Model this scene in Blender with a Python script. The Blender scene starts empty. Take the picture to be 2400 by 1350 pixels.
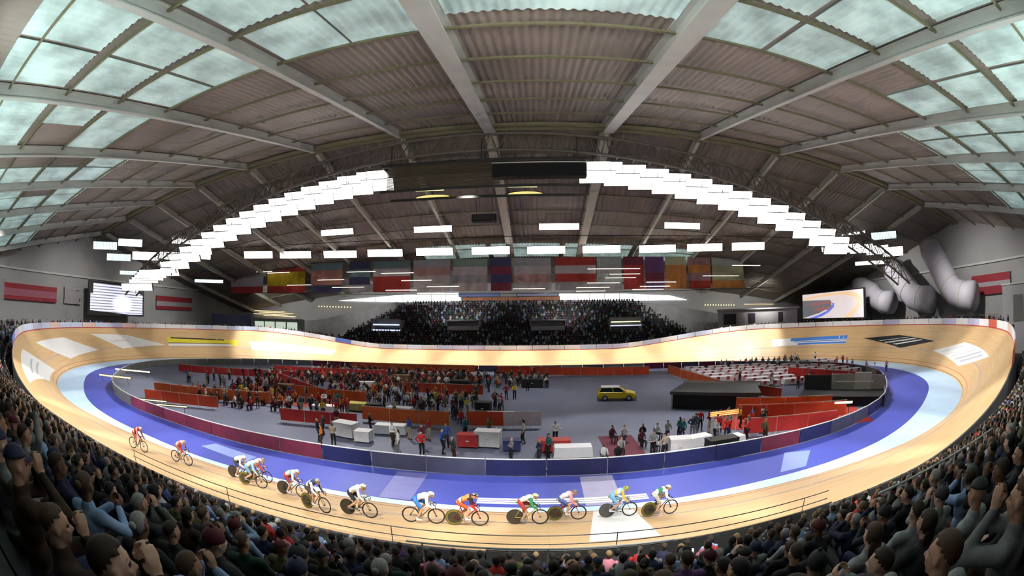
import bpy, bmesh, math, random
import numpy as np
from mathutils import Vector, Matrix, Euler

random.seed(11)
SC = bpy.context.scene
COL = SC.collection
PI = math.pi

# ------------------------------------------------------------------ scene settings
SC.view_settings.view_transform = 'Standard'
SC.view_settings.look = 'None'
SC.view_settings.gamma = 1.0
SC.view_settings.exposure = 0.5
SC.view_settings.use_curve_mapping = False
SC.cycles.use_denoising = True
SC.cycles.max_bounces = 4
SC.cycles.diffuse_bounces = 3
SC.cycles.use_adaptive_sampling = True
SC.cycles.adaptive_threshold = .11
SC.cycles.adaptive_min_samples = 12
SC.cycles.glossy_bounces = 2
SC.cycles.sample_clamp_indirect = 6.0

# ------------------------------------------------------------------ helpers
def L(c):
    """sRGB 0-255 to linear"""
    return tuple(((x/255)/12.92 if x/255 <= .04045 else (((x/255)+.055)/1.055)**2.4) for x in c)

MATS = {}
def mat(name, col, rough=.6, metal=0., emit=None, es=0., var=.10, scale=4., objcol=False, spec=.3, bump=0.):
    if name in MATS: return MATS[name]
    m = bpy.data.materials.new(name); m.use_nodes = True; MATS[name] = m
    nt = m.node_tree; b = nt.nodes['Principled BSDF']
    b.inputs['Roughness'].default_value = rough
    b.inputs['Metallic'].default_value = metal
    b.inputs['Specular IOR Level'].default_value = spec
    tc = nt.nodes.new('ShaderNodeTexCoord'); no = nt.nodes.new('ShaderNodeTexNoise')
    no.inputs['Scale'].default_value = scale; no.inputs['Detail'].default_value = 3
    nt.links.new(tc.outputs['Object'], no.inputs['Vector'])
    mr = nt.nodes.new('ShaderNodeMapRange'); mr.inputs['To Min'].default_value = 1-var; mr.inputs['To Max'].default_value = 1+var
    mr.inputs['From Min'].default_value = .3; mr.inputs['From Max'].default_value = .7
    nt.links.new(no.outputs['Fac'], mr.inputs['Value'])
    mx = nt.nodes.new('ShaderNodeMix'); mx.data_type = 'RGBA'; mx.blend_type = 'MULTIPLY'; mx.inputs[0].default_value = 1.
    nt.links.new(mr.outputs['Result'], mx.inputs[7])
    if objcol:
        oi = nt.nodes.new('ShaderNodeObjectInfo'); nt.links.new(oi.outputs['Color'], mx.inputs[6])
    else:
        mx.inputs[6].default_value = (*col, 1)
    nt.links.new(mx.outputs[2], b.inputs['Base Color'])
    if es:
        b.inputs['Emission Color'].default_value = (*(emit or col), 1); b.inputs['Emission Strength'].default_value = es
    if bump:
        bp = nt.nodes.new('ShaderNodeBump'); bp.inputs['Strength'].default_value = bump
        nt.links.new(no.outputs['Fac'], bp.inputs['Height']); nt.links.new(bp.outputs['Normal'], b.inputs['Normal'])
    return m

class MB:
    """collects geometry for ONE mesh object"""
    def __init__(s): s.v = []; s.f = []; s.m = []; s.uv = None
    def add(s, vs, fs, mi=0):
        o = len(s.v); s.v.extend([tuple(v) for v in vs]); s.f.extend([tuple(i+o for i in f) for f in fs]); s.m.extend([mi]*len(fs)); return s
    def box(s, c, size, rot=None, mi=0):
        hx, hy, hz = (d/2 for d in size); c = Vector(c)
        vs = [Vector((x, y, z)) for x in (-hx, hx) for y in (-hy, hy) for z in (-hz, hz)]
        if rot is not None: vs = [rot @ v for v in vs]
        return s.add([v+c for v in vs], [(0,1,3,2),(4,6,7,5),(0,4,5,1),(2,3,7,6),(0,2,6,4),(1,5,7,3)], mi)
    def bar(s, p, q, w, h, up=(0,0,1), mi=0):
        p, q = Vector(p), Vector(q); d = q-p; x = d.normalized(); y = Vector(up).cross(x)
        if y.length < 1e-4: y = Vector((0,1,0)).cross(x)
        y.normalize(); z = x.cross(y)
        return s.box((p+q)/2, (d.length, w, h), Matrix((x, y, z)).transposed(), mi)
    def tube(s, pts, r, n=8, closed=False, mi=0):
        pts = [Vector(p) for p in pts]; k = len(pts); rr = r if isinstance(r, (list, tuple)) else [r]*k
        T = []
        for i in range(k):
            a = pts[(i-1) % k] if (closed or i > 0) else pts[i]; b = pts[(i+1) % k] if (closed or i < k-1) else pts[i]
            T.append((b-a).normalized())
        u = T[0].orthogonal().normalized(); vs = []
        for i in range(k):
            u = (u - T[i]*u.dot(T[i]))
            u = u.normalized() if u.length > 1e-6 else T[i].orthogonal().normalized()
            w = T[i].cross(u)
            for j in range(n):
                a = 2*PI*j/n; vs.append(pts[i]+(u*math.cos(a)+w*math.sin(a))*rr[i])
        fs = []
        for i in range(k if closed else k-1):
            i2 = (i+1) % k
            for j in range(n):
                j2 = (j+1) % n; fs.append((i*n+j, i*n+j2, i2*n+j2, i2*n+j))
        if not closed: fs += [tuple(range(n-1, -1, -1)), tuple((k-1)*n+j for j in range(n))]
        return s.add(vs, fs, mi)
    def ell(s, c, r, M=None, seg=12, rings=8, mi=0):
        c = Vector(c); vs = [Vector((0,0,1))]; fs = []
        for i in range(1, rings):
            t = PI*i/rings
            for j in range(seg):
                a = 2*PI*j/seg; vs.append(Vector((math.sin(t)*math.cos(a), math.sin(t)*math.sin(a), math.cos(t))))
        vs.append(Vector((0,0,-1))); n = len(vs)-1
        for j in range(seg): fs.append((0, 1+j, 1+(j+1) % seg)); fs.append((n, n-seg+(j+1) % seg, n-seg+j))
        for i in range(rings-2):
            for j in range(seg):
                a = 1+i*seg+j; b = 1+i*seg+(j+1) % seg; fs.append((a, a+seg, b+seg, b))
        vs = [Vector((v.x*r[0], v.y*r[1], v.z*r[2])) for v in vs]
        if M is not None: vs = [M @ v for v in vs]
        return s.add([v+c for v in vs], fs, mi)
    def caps(s, p, q, r0, r1, n=10):
        p, q = Vector(p), Vector(q)
        s.ell(p, (r0,)*3, None, n, 6); s.ell(q, (r1,)*3, None, n, 6)
        if (q-p).length > 1e-5: s.tube([p, q], [r0, r1], n)
        return s
    def grid(s, rows, mi=0):
        """rows: list of equal-length point lists"""
        n = len(rows[0]); vs = [p for r in rows for p in r]
        return s.add(vs, [(i*n+j, i*n+j+1, (i+1)*n+j+1, (i+1)*n+j) for i in range(len(rows)-1) for j in range(n-1)], mi)
    def mesh(s, name, mats, smooth=False):
        me = bpy.data.meshes.new(name); me.from_pydata(s.v, [], s.f)
        for m in (mats if isinstance(mats, (list, tuple)) else [mats]): me.materials.append(m)
        me.polygons.foreach_set('material_index', s.m)
        if smooth: me.polygons.foreach_set('use_smooth', [True]*len(s.f))
        if s.uv is not None:
            l = me.uv_layers.new(name='UVMap'); idx = np.empty(len(me.loops), np.int32); me.loops.foreach_get('vertex_index', idx)
            l.data.foreach_set('uv', np.asarray(s.uv, np.float32)[idx].ravel())
        me.update(); return me
    def build(s, name, mats, parent=None, smooth=False, kind=None):
        return link(name, s.mesh(name, mats, smooth), parent, kind)

def link(name, me, parent=None, kind=None):
    o = bpy.data.objects.new(name, me); COL.objects.link(o)
    if parent is not None: o.parent = parent
    if kind: o['kind'] = kind
    return o
def tag(o, label, cat, group=None):
    o['label'] = label; o['category'] = cat
    if group: o['group'] = group
    return o
def thing(name, label, cat, loc=(0,0,0), rz=0., group=None):
    o = bpy.data.objects.new(name, None); COL.objects.link(o); o.location = loc; o.rotation_euler = (0,0,rz)
    o.empty_display_size = .2
    return tag(o, label, cat, group)
def copy_tree(o, parent=None):
    c = o.copy(); COL.objects.link(c)
    if parent is not None:
        c.parent = parent
    for ch in o.children: copy_tree(ch, c)
    return c
ORD = ['first','second','third','fourth','fifth','sixth','seventh','eighth','ninth','tenth','eleventh','twelfth','thirteenth','fourteenth','fifteenth','sixteenth','seventeenth','eighteenth','nineteenth','twentieth','twenty-first','twenty-second','twenty-third','twenty-fourth','twenty-fifth','twenty-sixth','twenty-seventh','twenty-eighth','twenty-ninth','thirtieth']

# ------------------------------------------------------------------ camera: a 15 mm full-frame fisheye up in the home-straight stand
CAM = Vector((8.288, -47.231, 9.259)); PITCH, YAW, ROLL, FPX = .0685, -.0593, .0076, 994.42
def to_world(v):
    x, y, z = v
    c, s = math.cos(ROLL), math.sin(ROLL); x, z = c*x+s*z, -s*x+c*z
    c, s = math.cos(PITCH), math.sin(PITCH); y, z = c*y-s*z, s*y+c*z
    c, s = math.cos(YAW), math.sin(YAW); x, y = c*x+s*y, -s*x+c*y
    return Vector((x, y, z))
CX, CY, CZ = to_world((1,0,0)), to_world((0,1,0)), to_world((0,0,1))
cam = bpy.data.cameras.new('camera'); co = bpy.data.objects.new('camera', cam); COL.objects.link(co)
cam.type = 'PANO'; cam.panorama_type = 'FISHEYE_EQUISOLID'; cam.fisheye_lens = FPX*36/2400; cam.fisheye_fov = math.radians(200)
cam.sensor_width = 36; cam.sensor_fit = 'HORIZONTAL'; cam.clip_end = 400; cam.clip_start = .05
M = Matrix((CX, CZ, -CY)).transposed().to_4x4(); M.translation = CAM; co.matrix_world = M
SC.camera = co
def seen_at(P):
    """where the lens sees a point, in pixels of the 2400x1350 frame (used only to leave out what cannot be seen)"""
    d = Vector(P)-CAM; x, y, z = d.dot(CX), d.dot(CY), d.dot(CZ); n = d.length or 1e-9
    r = 2*FPX*math.sin(math.acos(max(-1, min(1, y/n)))/2); m = math.hypot(x, z) or 1e-9
    return 1200+r*x/m, 675-r*z/m
def in_frame(P, pad=60):
    x, y = seen_at(P); return -pad < x < 2400+pad and -pad < y < 1350+pad

# ------------------------------------------------------------------ the track curve (metres)
TA, TR, TE_, TEX, TW = 30., 28.85, 35.48, 2.0895, 8.26          # half straight, half width, turn reach, roundness, banking width
B_S, B_T, B0, B1 = math.radians(18.3), math.radians(43.4), 22.9, 52.1
NT = 480
def _curve():
    t = np.linspace(-PI/2, PI/2, 240); ct, st = np.cos(t), np.sin(t)
    x = TA+TE_*np.abs(ct)**(2/TEX); y = TR*np.sign(st)*np.abs(st)**(2/TEX)
    xs = np.linspace(-TA, TA, 62)[1:-1]; k = len(xs)
    q = np.concatenate([np.c_[x, y], np.c_[xs[::-1], np.full(k, TR)], np.c_[-x[::-1], y[::-1]], np.c_[xs, np.full(k, -TR)]])
    q2 = np.vstack([q, q[:1]]); ln = np.r_[0, np.cumsum(np.hypot(*np.diff(q2, axis=0).T))]; u = np.linspace(0, ln[-1], NT+1)[:-1]
    P = np.c_[np.interp(u, ln, q2[:,0]), np.interp(u, ln, q2[:,1])]
    T = np.roll(P, -2, 0)-np.roll(P, 2, 0); T /= np.hypot(*T.T)[:,None]
    N = np.c_[T[:,1], -T[:,0]]
    w = np.clip((np.abs(P[:,0])-B0)/(B1-B0), 0, 1); b = B_S+(B_T-B_S)*w*w*(3-2*w)
    return P, N, b, ln[-1]
TP_, TN_, TB_, TLEN = _curve()
DS = TLEN/NT
def smooth01(g, a, b):
    w = min(1, max(0, (g-a)/(b-a))); return w*w*(3-2*w)
def at_i(A, i):
    i = i % NT; a = int(i); f = i-a; return A[a]*(1-f)+A[(a+1) % NT]*f
def tp(i, u, off=0.):
    """point of the track surface: i along (0..NT), u metres up the banking (negative: flat band inside), off = height above the surface"""
    P, N, b = at_i(TP_, i), at_i(TN_, i), float(at_i(TB_, i))
    if u >= 0:
        return Vector((P[0]+N[0]*(u*math.cos(b)-off*math.sin(b)), P[1]+N[1]*(u*math.cos(b)-off*math.sin(b)), u*math.sin(b)+off*math.cos(b)))
    return Vector((P[0]+N[0]*u, P[1]+N[1]*u, off))
def band_w(i):
    g = abs(float(at_i(TP_, i)[0])); return .5+.5*smooth01(g, 12, 24)+3.6*smooth01(g, 22, 52)
def apron_w(i): return band_w(i)+4.3+2.2*smooth01(abs(float(at_i(TP_, i)[0])), 40, 60)
def i_at(x, near=True):
    """index of the straight's point with this x"""
    j = [k for k in range(NT) if (TP_[k,1] < -TR+.6) == near and abs(TP_[k,1]) > TR-.6]
    k = min(j, key=lambda k: abs(TP_[k,0]-x)); d = (x-TP_[k,0])/(TP_[(k+1) % NT,0]-TP_[k,0]); return k+d
def q400(i): return i*NT/400.
def strip(i0, i1, us, off=0., uv=False, step=1.):
    """a ribbon of track surface; us = list of across positions (numbers or functions of i)"""
    mb = MB(); n = max(1, int(round((i1-i0)/step))); rows = []; uvs = []
    for k in range(n+1):
        i = i0+(i1-i0)*k/n; r = []
        for u in us:
            uu = u(i) if callable(u) else u
            r.append(tp(i, uu, off)); uvs.append((i*DS, uu))
        rows.append(r)
    mb.grid(rows)
    if uv: mb.uv = uvs
    return mb
# ------------------------------------------------------------------ materials
def wood_mat():
    m = mat('track_wood', (.80,.57,.32), .42, var=.05, spec=.35); nt = m.node_tree; b = nt.nodes['Principled BSDF']
    uv = nt.nodes.new('ShaderNodeTexCoord'); mp = nt.nodes.new('ShaderNodeMapping'); mp.inputs['Scale'].default_value = (.22, 14., 1)
    no = nt.nodes.new('ShaderNodeTexNoise'); no.inputs['Scale'].default_value = 1.; no.inputs['Detail'].default_value = 4
    nt.links.new(uv.outputs['UV'], mp.inputs['Vector']); nt.links.new(mp.outputs['Vector'], no.inputs['Vector'])
    rp = nt.nodes.new('ShaderNodeValToRGB'); rp.color_ramp.elements[0].position = .3; rp.color_ramp.elements[1].position = .72
    rp.color_ramp.elements[0].color = (.63,.40,.19,1); rp.color_ramp.elements[1].color = (.83,.58,.31,1)
    nt.links.new(no.outputs['Fac'], rp.inputs['Fac'])
    # joints between the long strips of pine
    br = nt.nodes.new('ShaderNodeTexBrick'); br.inputs['Scale'].default_value = 1.; br.inputs['Color1'].default_value = (1,1,1,1); br.inputs['Color2'].default_value = (.93,.92,.9,1)
    br.inputs['Mortar'].default_value = (.62,.55,.48,1); br.inputs['Mortar Size'].default_value = .006; br.inputs['Brick Width'].default_value = 6.; br.inputs['Row Height'].default_value = .33
    nt.links.new(uv.outputs['UV'], br.inputs['Vector'])
    mx = nt.nodes.new('ShaderNodeMix'); mx.data_type = 'RGBA'; mx.blend_type = 'MULTIPLY'; mx.inputs[0].default_value = 1.
    nt.links.new(rp.outputs['Color'], mx.inputs[6]); nt.links.new(br.outputs['Color'], mx.inputs[7]); nt.links.new(mx.outputs[2], b.inputs['Base Color'])
    return m
WOOD = wood_mat()
BLUE = mat('apron_blue', (.068,.088,.45), .5, var=.08, scale=.25)
PALEBLUE = mat('flat_band_paleblue', (.55,.74,.97), .5, var=.04, scale=.4)
PAINT_WHITE = mat('paint_white', (.86,.85,.83), .5, var=.03)
PAINT_LILAC = mat('paint_lilac', (.40,.38,.58), .5, var=.06, scale=2)
PAINT_LATTICE = mat('paint_lattice', (.20,.20,.52), .5, var=.06, scale=2)
PAINT_PALEBLUE = mat('paint_paleblue', (.26,.34,.72), .5, var=.05)
PAINT_YELLOW = mat('paint_yellow', (.78,.66,.05), .5)
PAINT_BLUE = mat('paint_blue', (.08,.25,.72), .5)
PAINT_BLACK = mat('paint_black', (.02,.02,.022), .5)
PAINT_RED = mat('paint_red', (.55,.05,.04), .5)
PAINT_GREY = mat('paint_grey', (.52,.55,.60), .5)
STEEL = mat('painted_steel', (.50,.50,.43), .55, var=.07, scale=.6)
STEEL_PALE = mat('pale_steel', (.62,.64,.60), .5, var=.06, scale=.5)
STEEL_DARK = mat('dark_steel', (.05,.048,.045), .5, .3)
PURLIN = mat('purlin_olive', (.22,.20,.12), .6, var=.1)
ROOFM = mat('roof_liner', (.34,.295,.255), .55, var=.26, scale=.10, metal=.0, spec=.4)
WALLM = mat('wall_cladding', (.42,.42,.425), .7, var=.06, scale=.2)
CONC = mat('concrete', (.30,.30,.31), .8, var=.12, scale=.5)
CONC_DK = mat('dark_concrete', (.045,.045,.05), .85, var=.15, scale=.6)
FLOORM = mat('infield_floor', (.125,.135,.20), .55, var=.12, scale=.22)
BLACKM = mat('black_cloth', (.012,.012,.014), .8)
RAIL_BLACK = mat('black_rail', (.015,.015,.016), .4, .4)
RAIL_WHITE = mat('white_rail', (.75,.76,.76), .35)

# ------------------------------------------------------------------ floor, walls, roof
XL, XR, YF, YN = -84., 92., 62., -62.
def zr(x): return 32.7-.00105*(x-4)**2                 # the ridge of the roof, a shallow arch along the building
SLOPE = .235
def roof_z(x, y): return zr(x)-SLOPE*abs(y)
MB().box(((XL+XR)/2, 0, -.14), (XR-XL, YF-YN, .2)).build('floor', CONC_DK, kind='structure')
mb = MB(); ring = []
for k in range(0, NT, 2): ring.append(tp(k, -apron_w(k)-.02)+Vector((0,0,-.02)))
c0 = Vector((0,0,-.02)); mb.add([c0]+ring, [(0, 1+i, 1+(i+1) % len(ring)) for i in range(len(ring))])
mb.build('floor_infield', FLOORM, kind='structure')

def corrugated(x0, x1, y0, y1, drop=0., pitch=.62, amp=.085, ny=1, name='ceiling', m=ROOFM, parent=None):
    n = max(8, int((x1-x0)/pitch*4)); rows = []
    for j in range(ny+1):
        y = y0+(y1-y0)*j/ny
        rows.append([(x, y, roof_z(x, y)-drop+amp*math.sin(2*PI*x/pitch)) for x in (x0+(x1-x0)*i/n for i in range(n+1))])
    mb = MB().grid(rows); return mb.build(name, m, parent, smooth=True, kind=None if parent else 'structure')
corrugated(XL, XR, YN, 0, name='ceiling_near_slope'); corrugated(XL, XR, 0, YF, name='ceiling_far_slope', pitch=.9, m=mat('roof_liner_far_shaded', (.20,.172,.15), .6, var=.22, scale=.10))  # far slope's dimness put into a darker copy of the liner colour
# a dark ridge board along the top of the arch
mb = MB(); xs = [XL+(XR-XL)*i/60 for i in range(61)]
for s in (-1, 1): mb.tube([(x, s*.55, zr(x)-.45) for x in xs], .34, 6)
mb.build('ceiling_ridge_beam', PURLIN, kind='structure')
# rooflights: translucent teal daylight sheets let into both slopes
SKY = mat('rooflight_sheet', (.55,.70,.68), .5, es=.5, emit=(.50,.70,.67), var=.35, scale=.35)
nt = SKY.node_tree; b = nt.nodes['Principled BSDF']     # weathered sheets: the daylight comes through unevenly
nz = [n for n in nt.nodes if n.type == 'MAP_RANGE'][0]; mm = nt.nodes.new('ShaderNodeMath'); mm.operation = 'MULTIPLY'; mm.inputs[1].default_value = .21
nt.links.new(nz.outputs['Result'], mm.inputs[0]); nt.links.new(mm.outputs[0], b.inputs['Emission Strength'])
RIBS = [-79, -68, -57, -45, -33, -21, -8.5, 3.0, 17.2, 29.5, 42, 54, 66, 78]
wn = 0
def sky_panel(x0, x1, y0, y1, nm):
    o = corrugated(x0, x1, y0, y1, drop=.16, name=nm, m=SKY); return o
for bi in range(len(RIBS)-1):
    a, b = RIBS[bi]+1.2, RIBS[bi+1]-1.2; xm = (a+b)/2
    edge = -29.2 if abs(xm-10) < 10 else (-27.5 if -30 < xm < 44 else -21.5)
    segs = [(edge, edge-5.2)] if abs(xm-10) > 10 else [(edge, edge-8.)]
    segs += [(edge-5.9, edge-10.9), (edge-11.6, edge-18)] if abs(xm-10) > 10 else [(edge-9, edge-16)]
    a, b = a-.55, b+.55; cols = [(a, b)] if abs(xm-10) < 10 else [(a, a+(b-a)*.485), (a+(b-a)*.515, b)]
    for (y0, y1) in segs:
        for (c0_, c1_) in cols:
            if random.random() < .06 and abs(xm-10) > 10: continue
            wn += 1; sky_panel(c0_, c1_, max(y1, YN+.3), y0, 'window_%d' % wn)
for (x0, x1) in ((-16, -2), (-1, 13), (14, 28), (29, 43)):
    wn += 1; sky_panel(x0, x1, 36.5, 43.5, 'window_%d' % wn)
# ribs down both slopes and purlins along the building
for k, x in enumerate(RIBS):
    w, h = (1.35, 1.25) if x in (3.0, 17.2) else (.52, .85)
    for s in (-1, 1):
        mb = MB(); y1 = s*61.5
        P, Q = Vector((x, s*.6, roof_z(x, .6)-h/2-.12)), Vector((x, y1, roof_z(x, y1)-h/2-.12))
        mb.bar(P, Q, w*.28, h); up = Vector((0,0,h/2))
        mb.bar(P-up, Q-up, w, .09); mb.bar(P+up, Q+up, w, .09)
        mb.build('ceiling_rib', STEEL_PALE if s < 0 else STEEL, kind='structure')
for s in (-1, 1):
    for k in range(1, 11):
        y = s*(5.4*k+.6); mb = MB()
        if abs(y) > 61: continue
        mb.tube([(x, y, roof_z(x, y)-.33) for x in xs], .12, 4)
        mb.build('ceiling_purlin', PURLIN, kind='structure')
def wall_y(y, name, m):
    mb = MB(); n = 80; xx = [XL+(XR-XL)*i/n for i in range(n+1)]
    mb.grid([[(x, y, -.05) for x in xx], [(x, y, roof_z(x, y)+.1) for x in xx]]); mb.build(name, m, kind='structure')
def wall_x(x, name, m):
    mb = MB(); n = 40; yy = [YN+(YF-YN)*i/n for i in range(n+1)]
    mb.grid([[(x, y, -.05) for y in yy], [(x, y, roof_z(x, y)+.1) for y in yy]]); mb.build(name, m, kind='structure')
wall_y(YF, 'wall_back', WALLM); wall_y(YN, 'wall_front', CONC_DK); wall_x(XL, 'wall_left', WALLM); wall_x(XR, 'wall_right', WALLM)
for x, nm in ((XL+.35, 'trim_1'), (XR-.35, 'trim_2')):      # ledge along the end walls
    MB().box((x, 0, 15.6), (.7, 122, .35)).build(nm, STEEL_PALE, kind='structure')

# arch truss along the ridge that carries the lamps
def za(x): return 26.75-.00373*(x-2.4)**2
mb = MB(); xx = [-64+132*i/66 for i in range(67)]; xx = [x for x in xx if za(x) > 9]
for s in (-1, 1): mb.tube([(x, s*1.5, za(x)+1.7) for x in xx], .17, 6)
mb.tube([(x, 0, min(za(x)+4.6, zr(x)-1.2)) for x in xx], .2, 6)
for i, x in enumerate(xx[:-1]):
    x2 = xx[i+1]; t = Vector(((x+x2)/2, 0, min(za((x+x2)/2)+4.6, zr(x)-1.2)))
    for s in (-1, 1):
        mb.tube([(x, s*1.5, za(x)+1.7), t], .07, 4); mb.tube([t, (x2, s*1.5, za(x2)+1.7)], .07, 4)
    mb.tube([(x, -1.5, za(x)+1.7), (x, 1.5, za(x)+1.7)], .06, 4)
mb.build('ceiling_arch_truss', mat('truss_brown', (.16,.14,.115), .6), kind='structure')

# ------------------------------------------------------------------ the track
track = thing('cycling_track', 'banked pine cycling track looping round the whole arena', 'track')
strip(0, NT, [0, 1, 2, 3, 4, 5, 6, 7, TW], uv=True).build('riding_surface', WOOD, track, True)
strip(0, NT, [lambda i: -band_w(i), lambda i: -band_w(i)*.5, 0]).build('pale_blue_flat_band', PALEBLUE, track)['label'] = 'pale blue flat band'
strip(0, NT, [lambda i: -apron_w(i), lambda i: -band_w(i)]).build('blue_apron', BLUE, track)['label'] = 'violet blue safety apron'
for u, w, m, nm in ((.2, .06, PAINT_BLACK, 'black_line'), (.9, .06, PAINT_RED, 'red_line'), (3.1, .05, PAINT_BLUE, 'blue_line')):
    strip(0, NT, [u, u+w], .008).build(nm, m, track)['label'] = nm.split('_')[0]+' painted line'
# outer edge: dark skirt boards behind the banking
mb = MB(); rows = []
for k in range(NT+1):
    p = tp(k, TW); N = at_i(TN_, k); q = p+Vector((N[0]*.12, N[1]*.12, 0)); rows.append([p, q, Vector((q.x, q.y, -.05))])
mb.grid(rows); mb.build('outer_skirt', CONC_DK, track)
def decal(name, corners, mats, bands, label, n=14):
    """painted panel; corners = 4 (i, u): far-left, far-right, near-right, near-left; bands = [(v0, v1, h0, h1, material index)]"""
    mb = MB(); C = corners
    def pt(h, v, off):
        a = [C[0][k]*(1-h)+C[1][k]*h for k in (0, 1)]; b = [C[3][k]*(1-h)+C[2][k]*h for k in (0, 1)]
        return tp(a[0]*(1-v)+b[0]*v, a[1]*(1-v)+b[1]*v, off)
    for lv, (v0, v1, h0, h1, mi) in enumerate(bands):
        off = .012+.004*lv
        mb.grid([[pt(h0+(h1-h0)*a/n, v0+(v1-v0)*b/6, off) for a in range(n+1)] for b in range(7)], mi)
    o = mb.build(name, mats, track); o['label'] = label; return o
Q = q400
def wr(i): return i
D1 = [(0,1,0,1,0), (.4,.48,.2,.8,1)]
decal('painted_panel', [(Q(296),6.2), (Q(281),6.3), (Q(271),2.9), (Q(284),1.9)], [PAINT_WHITE, PAINT_GREY], [(0,1,0,1,0)], 'plain white painted rhombus')
decal('painted_panel', [(Q(271),6.8), (Q(260),6.4), (Q(250),3.7), (Q(263),2.9)], [PAINT_WHITE, mat('paint_pink', (.75,.55,.50), .5)], [(0,1,0,1,0), (.42,.58,.1,.6,1)], 'white painted panel with pinkish bar')
decal('painted_panel', [(Q(324),6.9), (Q(308),6.8), (Q(297),1.2), (Q(310),1.6)], [PAINT_WHITE, PAINT_GREY], [(0,1,0,1,0), (.3,.36,.2,.8,1), (.5,.56,.2,.8,1)], 'white painted panel with grey strokes')
decal('painted_panel', [(Q(249),5.9), (Q(230),5.3), (Q(230),3.6), (Q(249),3.4)], [PAINT_YELLOW, PAINT_BLACK, PAINT_WHITE], [(0,1,0,1,0), (0,.16,.05,.8,1), (.72,1,0,.9,2), (.64,.72,0,.9,1)], 'yellow painted panel edged black and white')
decal('painted_panel', [(Q(227),5.1), (Q(204),5.0), (Q(204),3.0), (Q(226),2.6)], [PAINT_WHITE], [(0,1,0,1,0)], 'long plain white painted panel')
decal('painted_panel', [(Q(97),5.3), (Q(79),6.0), (Q(79),3.9), (Q(97),3.5)], [PAINT_WHITE, PAINT_BLUE], [(0,1,0,1,0), (.0,.42,.25,1,1), (.5,.6,.3,1,1), (.72,.95,.35,1,1)], 'blue and white painted panel')
decal('painted_panel', [(Q(75),5.2), (Q(66),6.0), (Q(55),5.0), (Q(64),3.2)], [PAINT_BLACK, PAINT_WHITE], [(0,1,0,1,0), (.3,.4,.08,.9,1), (.48,.6,.05,.92,1), (.68,.76,.1,.9,1)], 'black painted panel with white strokes')
decal('painted_panel', [(Q(54),3.2), (Q(45),5.4), (Q(29),4.9), (Q(41),1.7)], [PAINT_WHITE, PAINT_GREY], [(0,1,0,1,0), (.15,.25,.1,.9,1), (.35,.5,.12,.88,1), (.6,.7,.1,.9,1), (.78,.86,.15,.85,1)], 'white painted panel with blue grey strokes')
ia, ib = i_at(10.5), i_at(13.0)
decal('finish_panel', [(i_at(10.9),.35), (i_at(12.75),.5), (i_at(12.2),TW-1.1), (i_at(9.9),TW-1.1)], [PAINT_WHITE], [(0,1,0,1,0)], 'broad white painted panel across the banking')
def flat(name, pts, m, label, n=1):
    mb = MB(); mb.add([(x, y, .014) for x, y in pts], [tuple(range(len(pts)))]); o = mb.build(name, m, track); o['label'] = label; return o
flat('apron_marking', [(10.65,-28.3), (12.5,-28.3), (12.6,-24.25), (10.7,-24.25)], PAINT_LILAC, 'pale lilac painted band across the apron')
flat('apron_marking', [(.3,-28.3), (2.0,-28.25), (1.95,-24.3), (.05,-24.3)], PAINT_LATTICE, 'faint lilac painted band across the apron')
mb = MB()
for (x0, x1, y0, y1) in ((5.3,13.9,-27.98,-27.78), (5.3,13.9,-27.5,-27.28), (5.3,13.9,-27.72,-27.56)): mb.add([(x0,y0,.016), (x1,y0,.016), (x1,y1,.016), (x0,y1,.016)], [(0,1,2,3)])
o = mb.build('apron_marking', PAINT_WHITE, track); o['label'] = 'long white painted stripes along the apron'
flat('apron_marking', [(22.2,-27.4), (24.2,-27.4), (26.3,-25.0), (24.4,-24.4)], PAINT_PALEBLUE, 'pale blue painted block on the apron')
flat('apron_marking', [(-14.5,-26.6), (-9.5,-27.2), (-9.5,-25.9), (-14.0,-25.4)], PAINT_PALEBLUE, 'pale blue painted patch on the apron')

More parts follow.
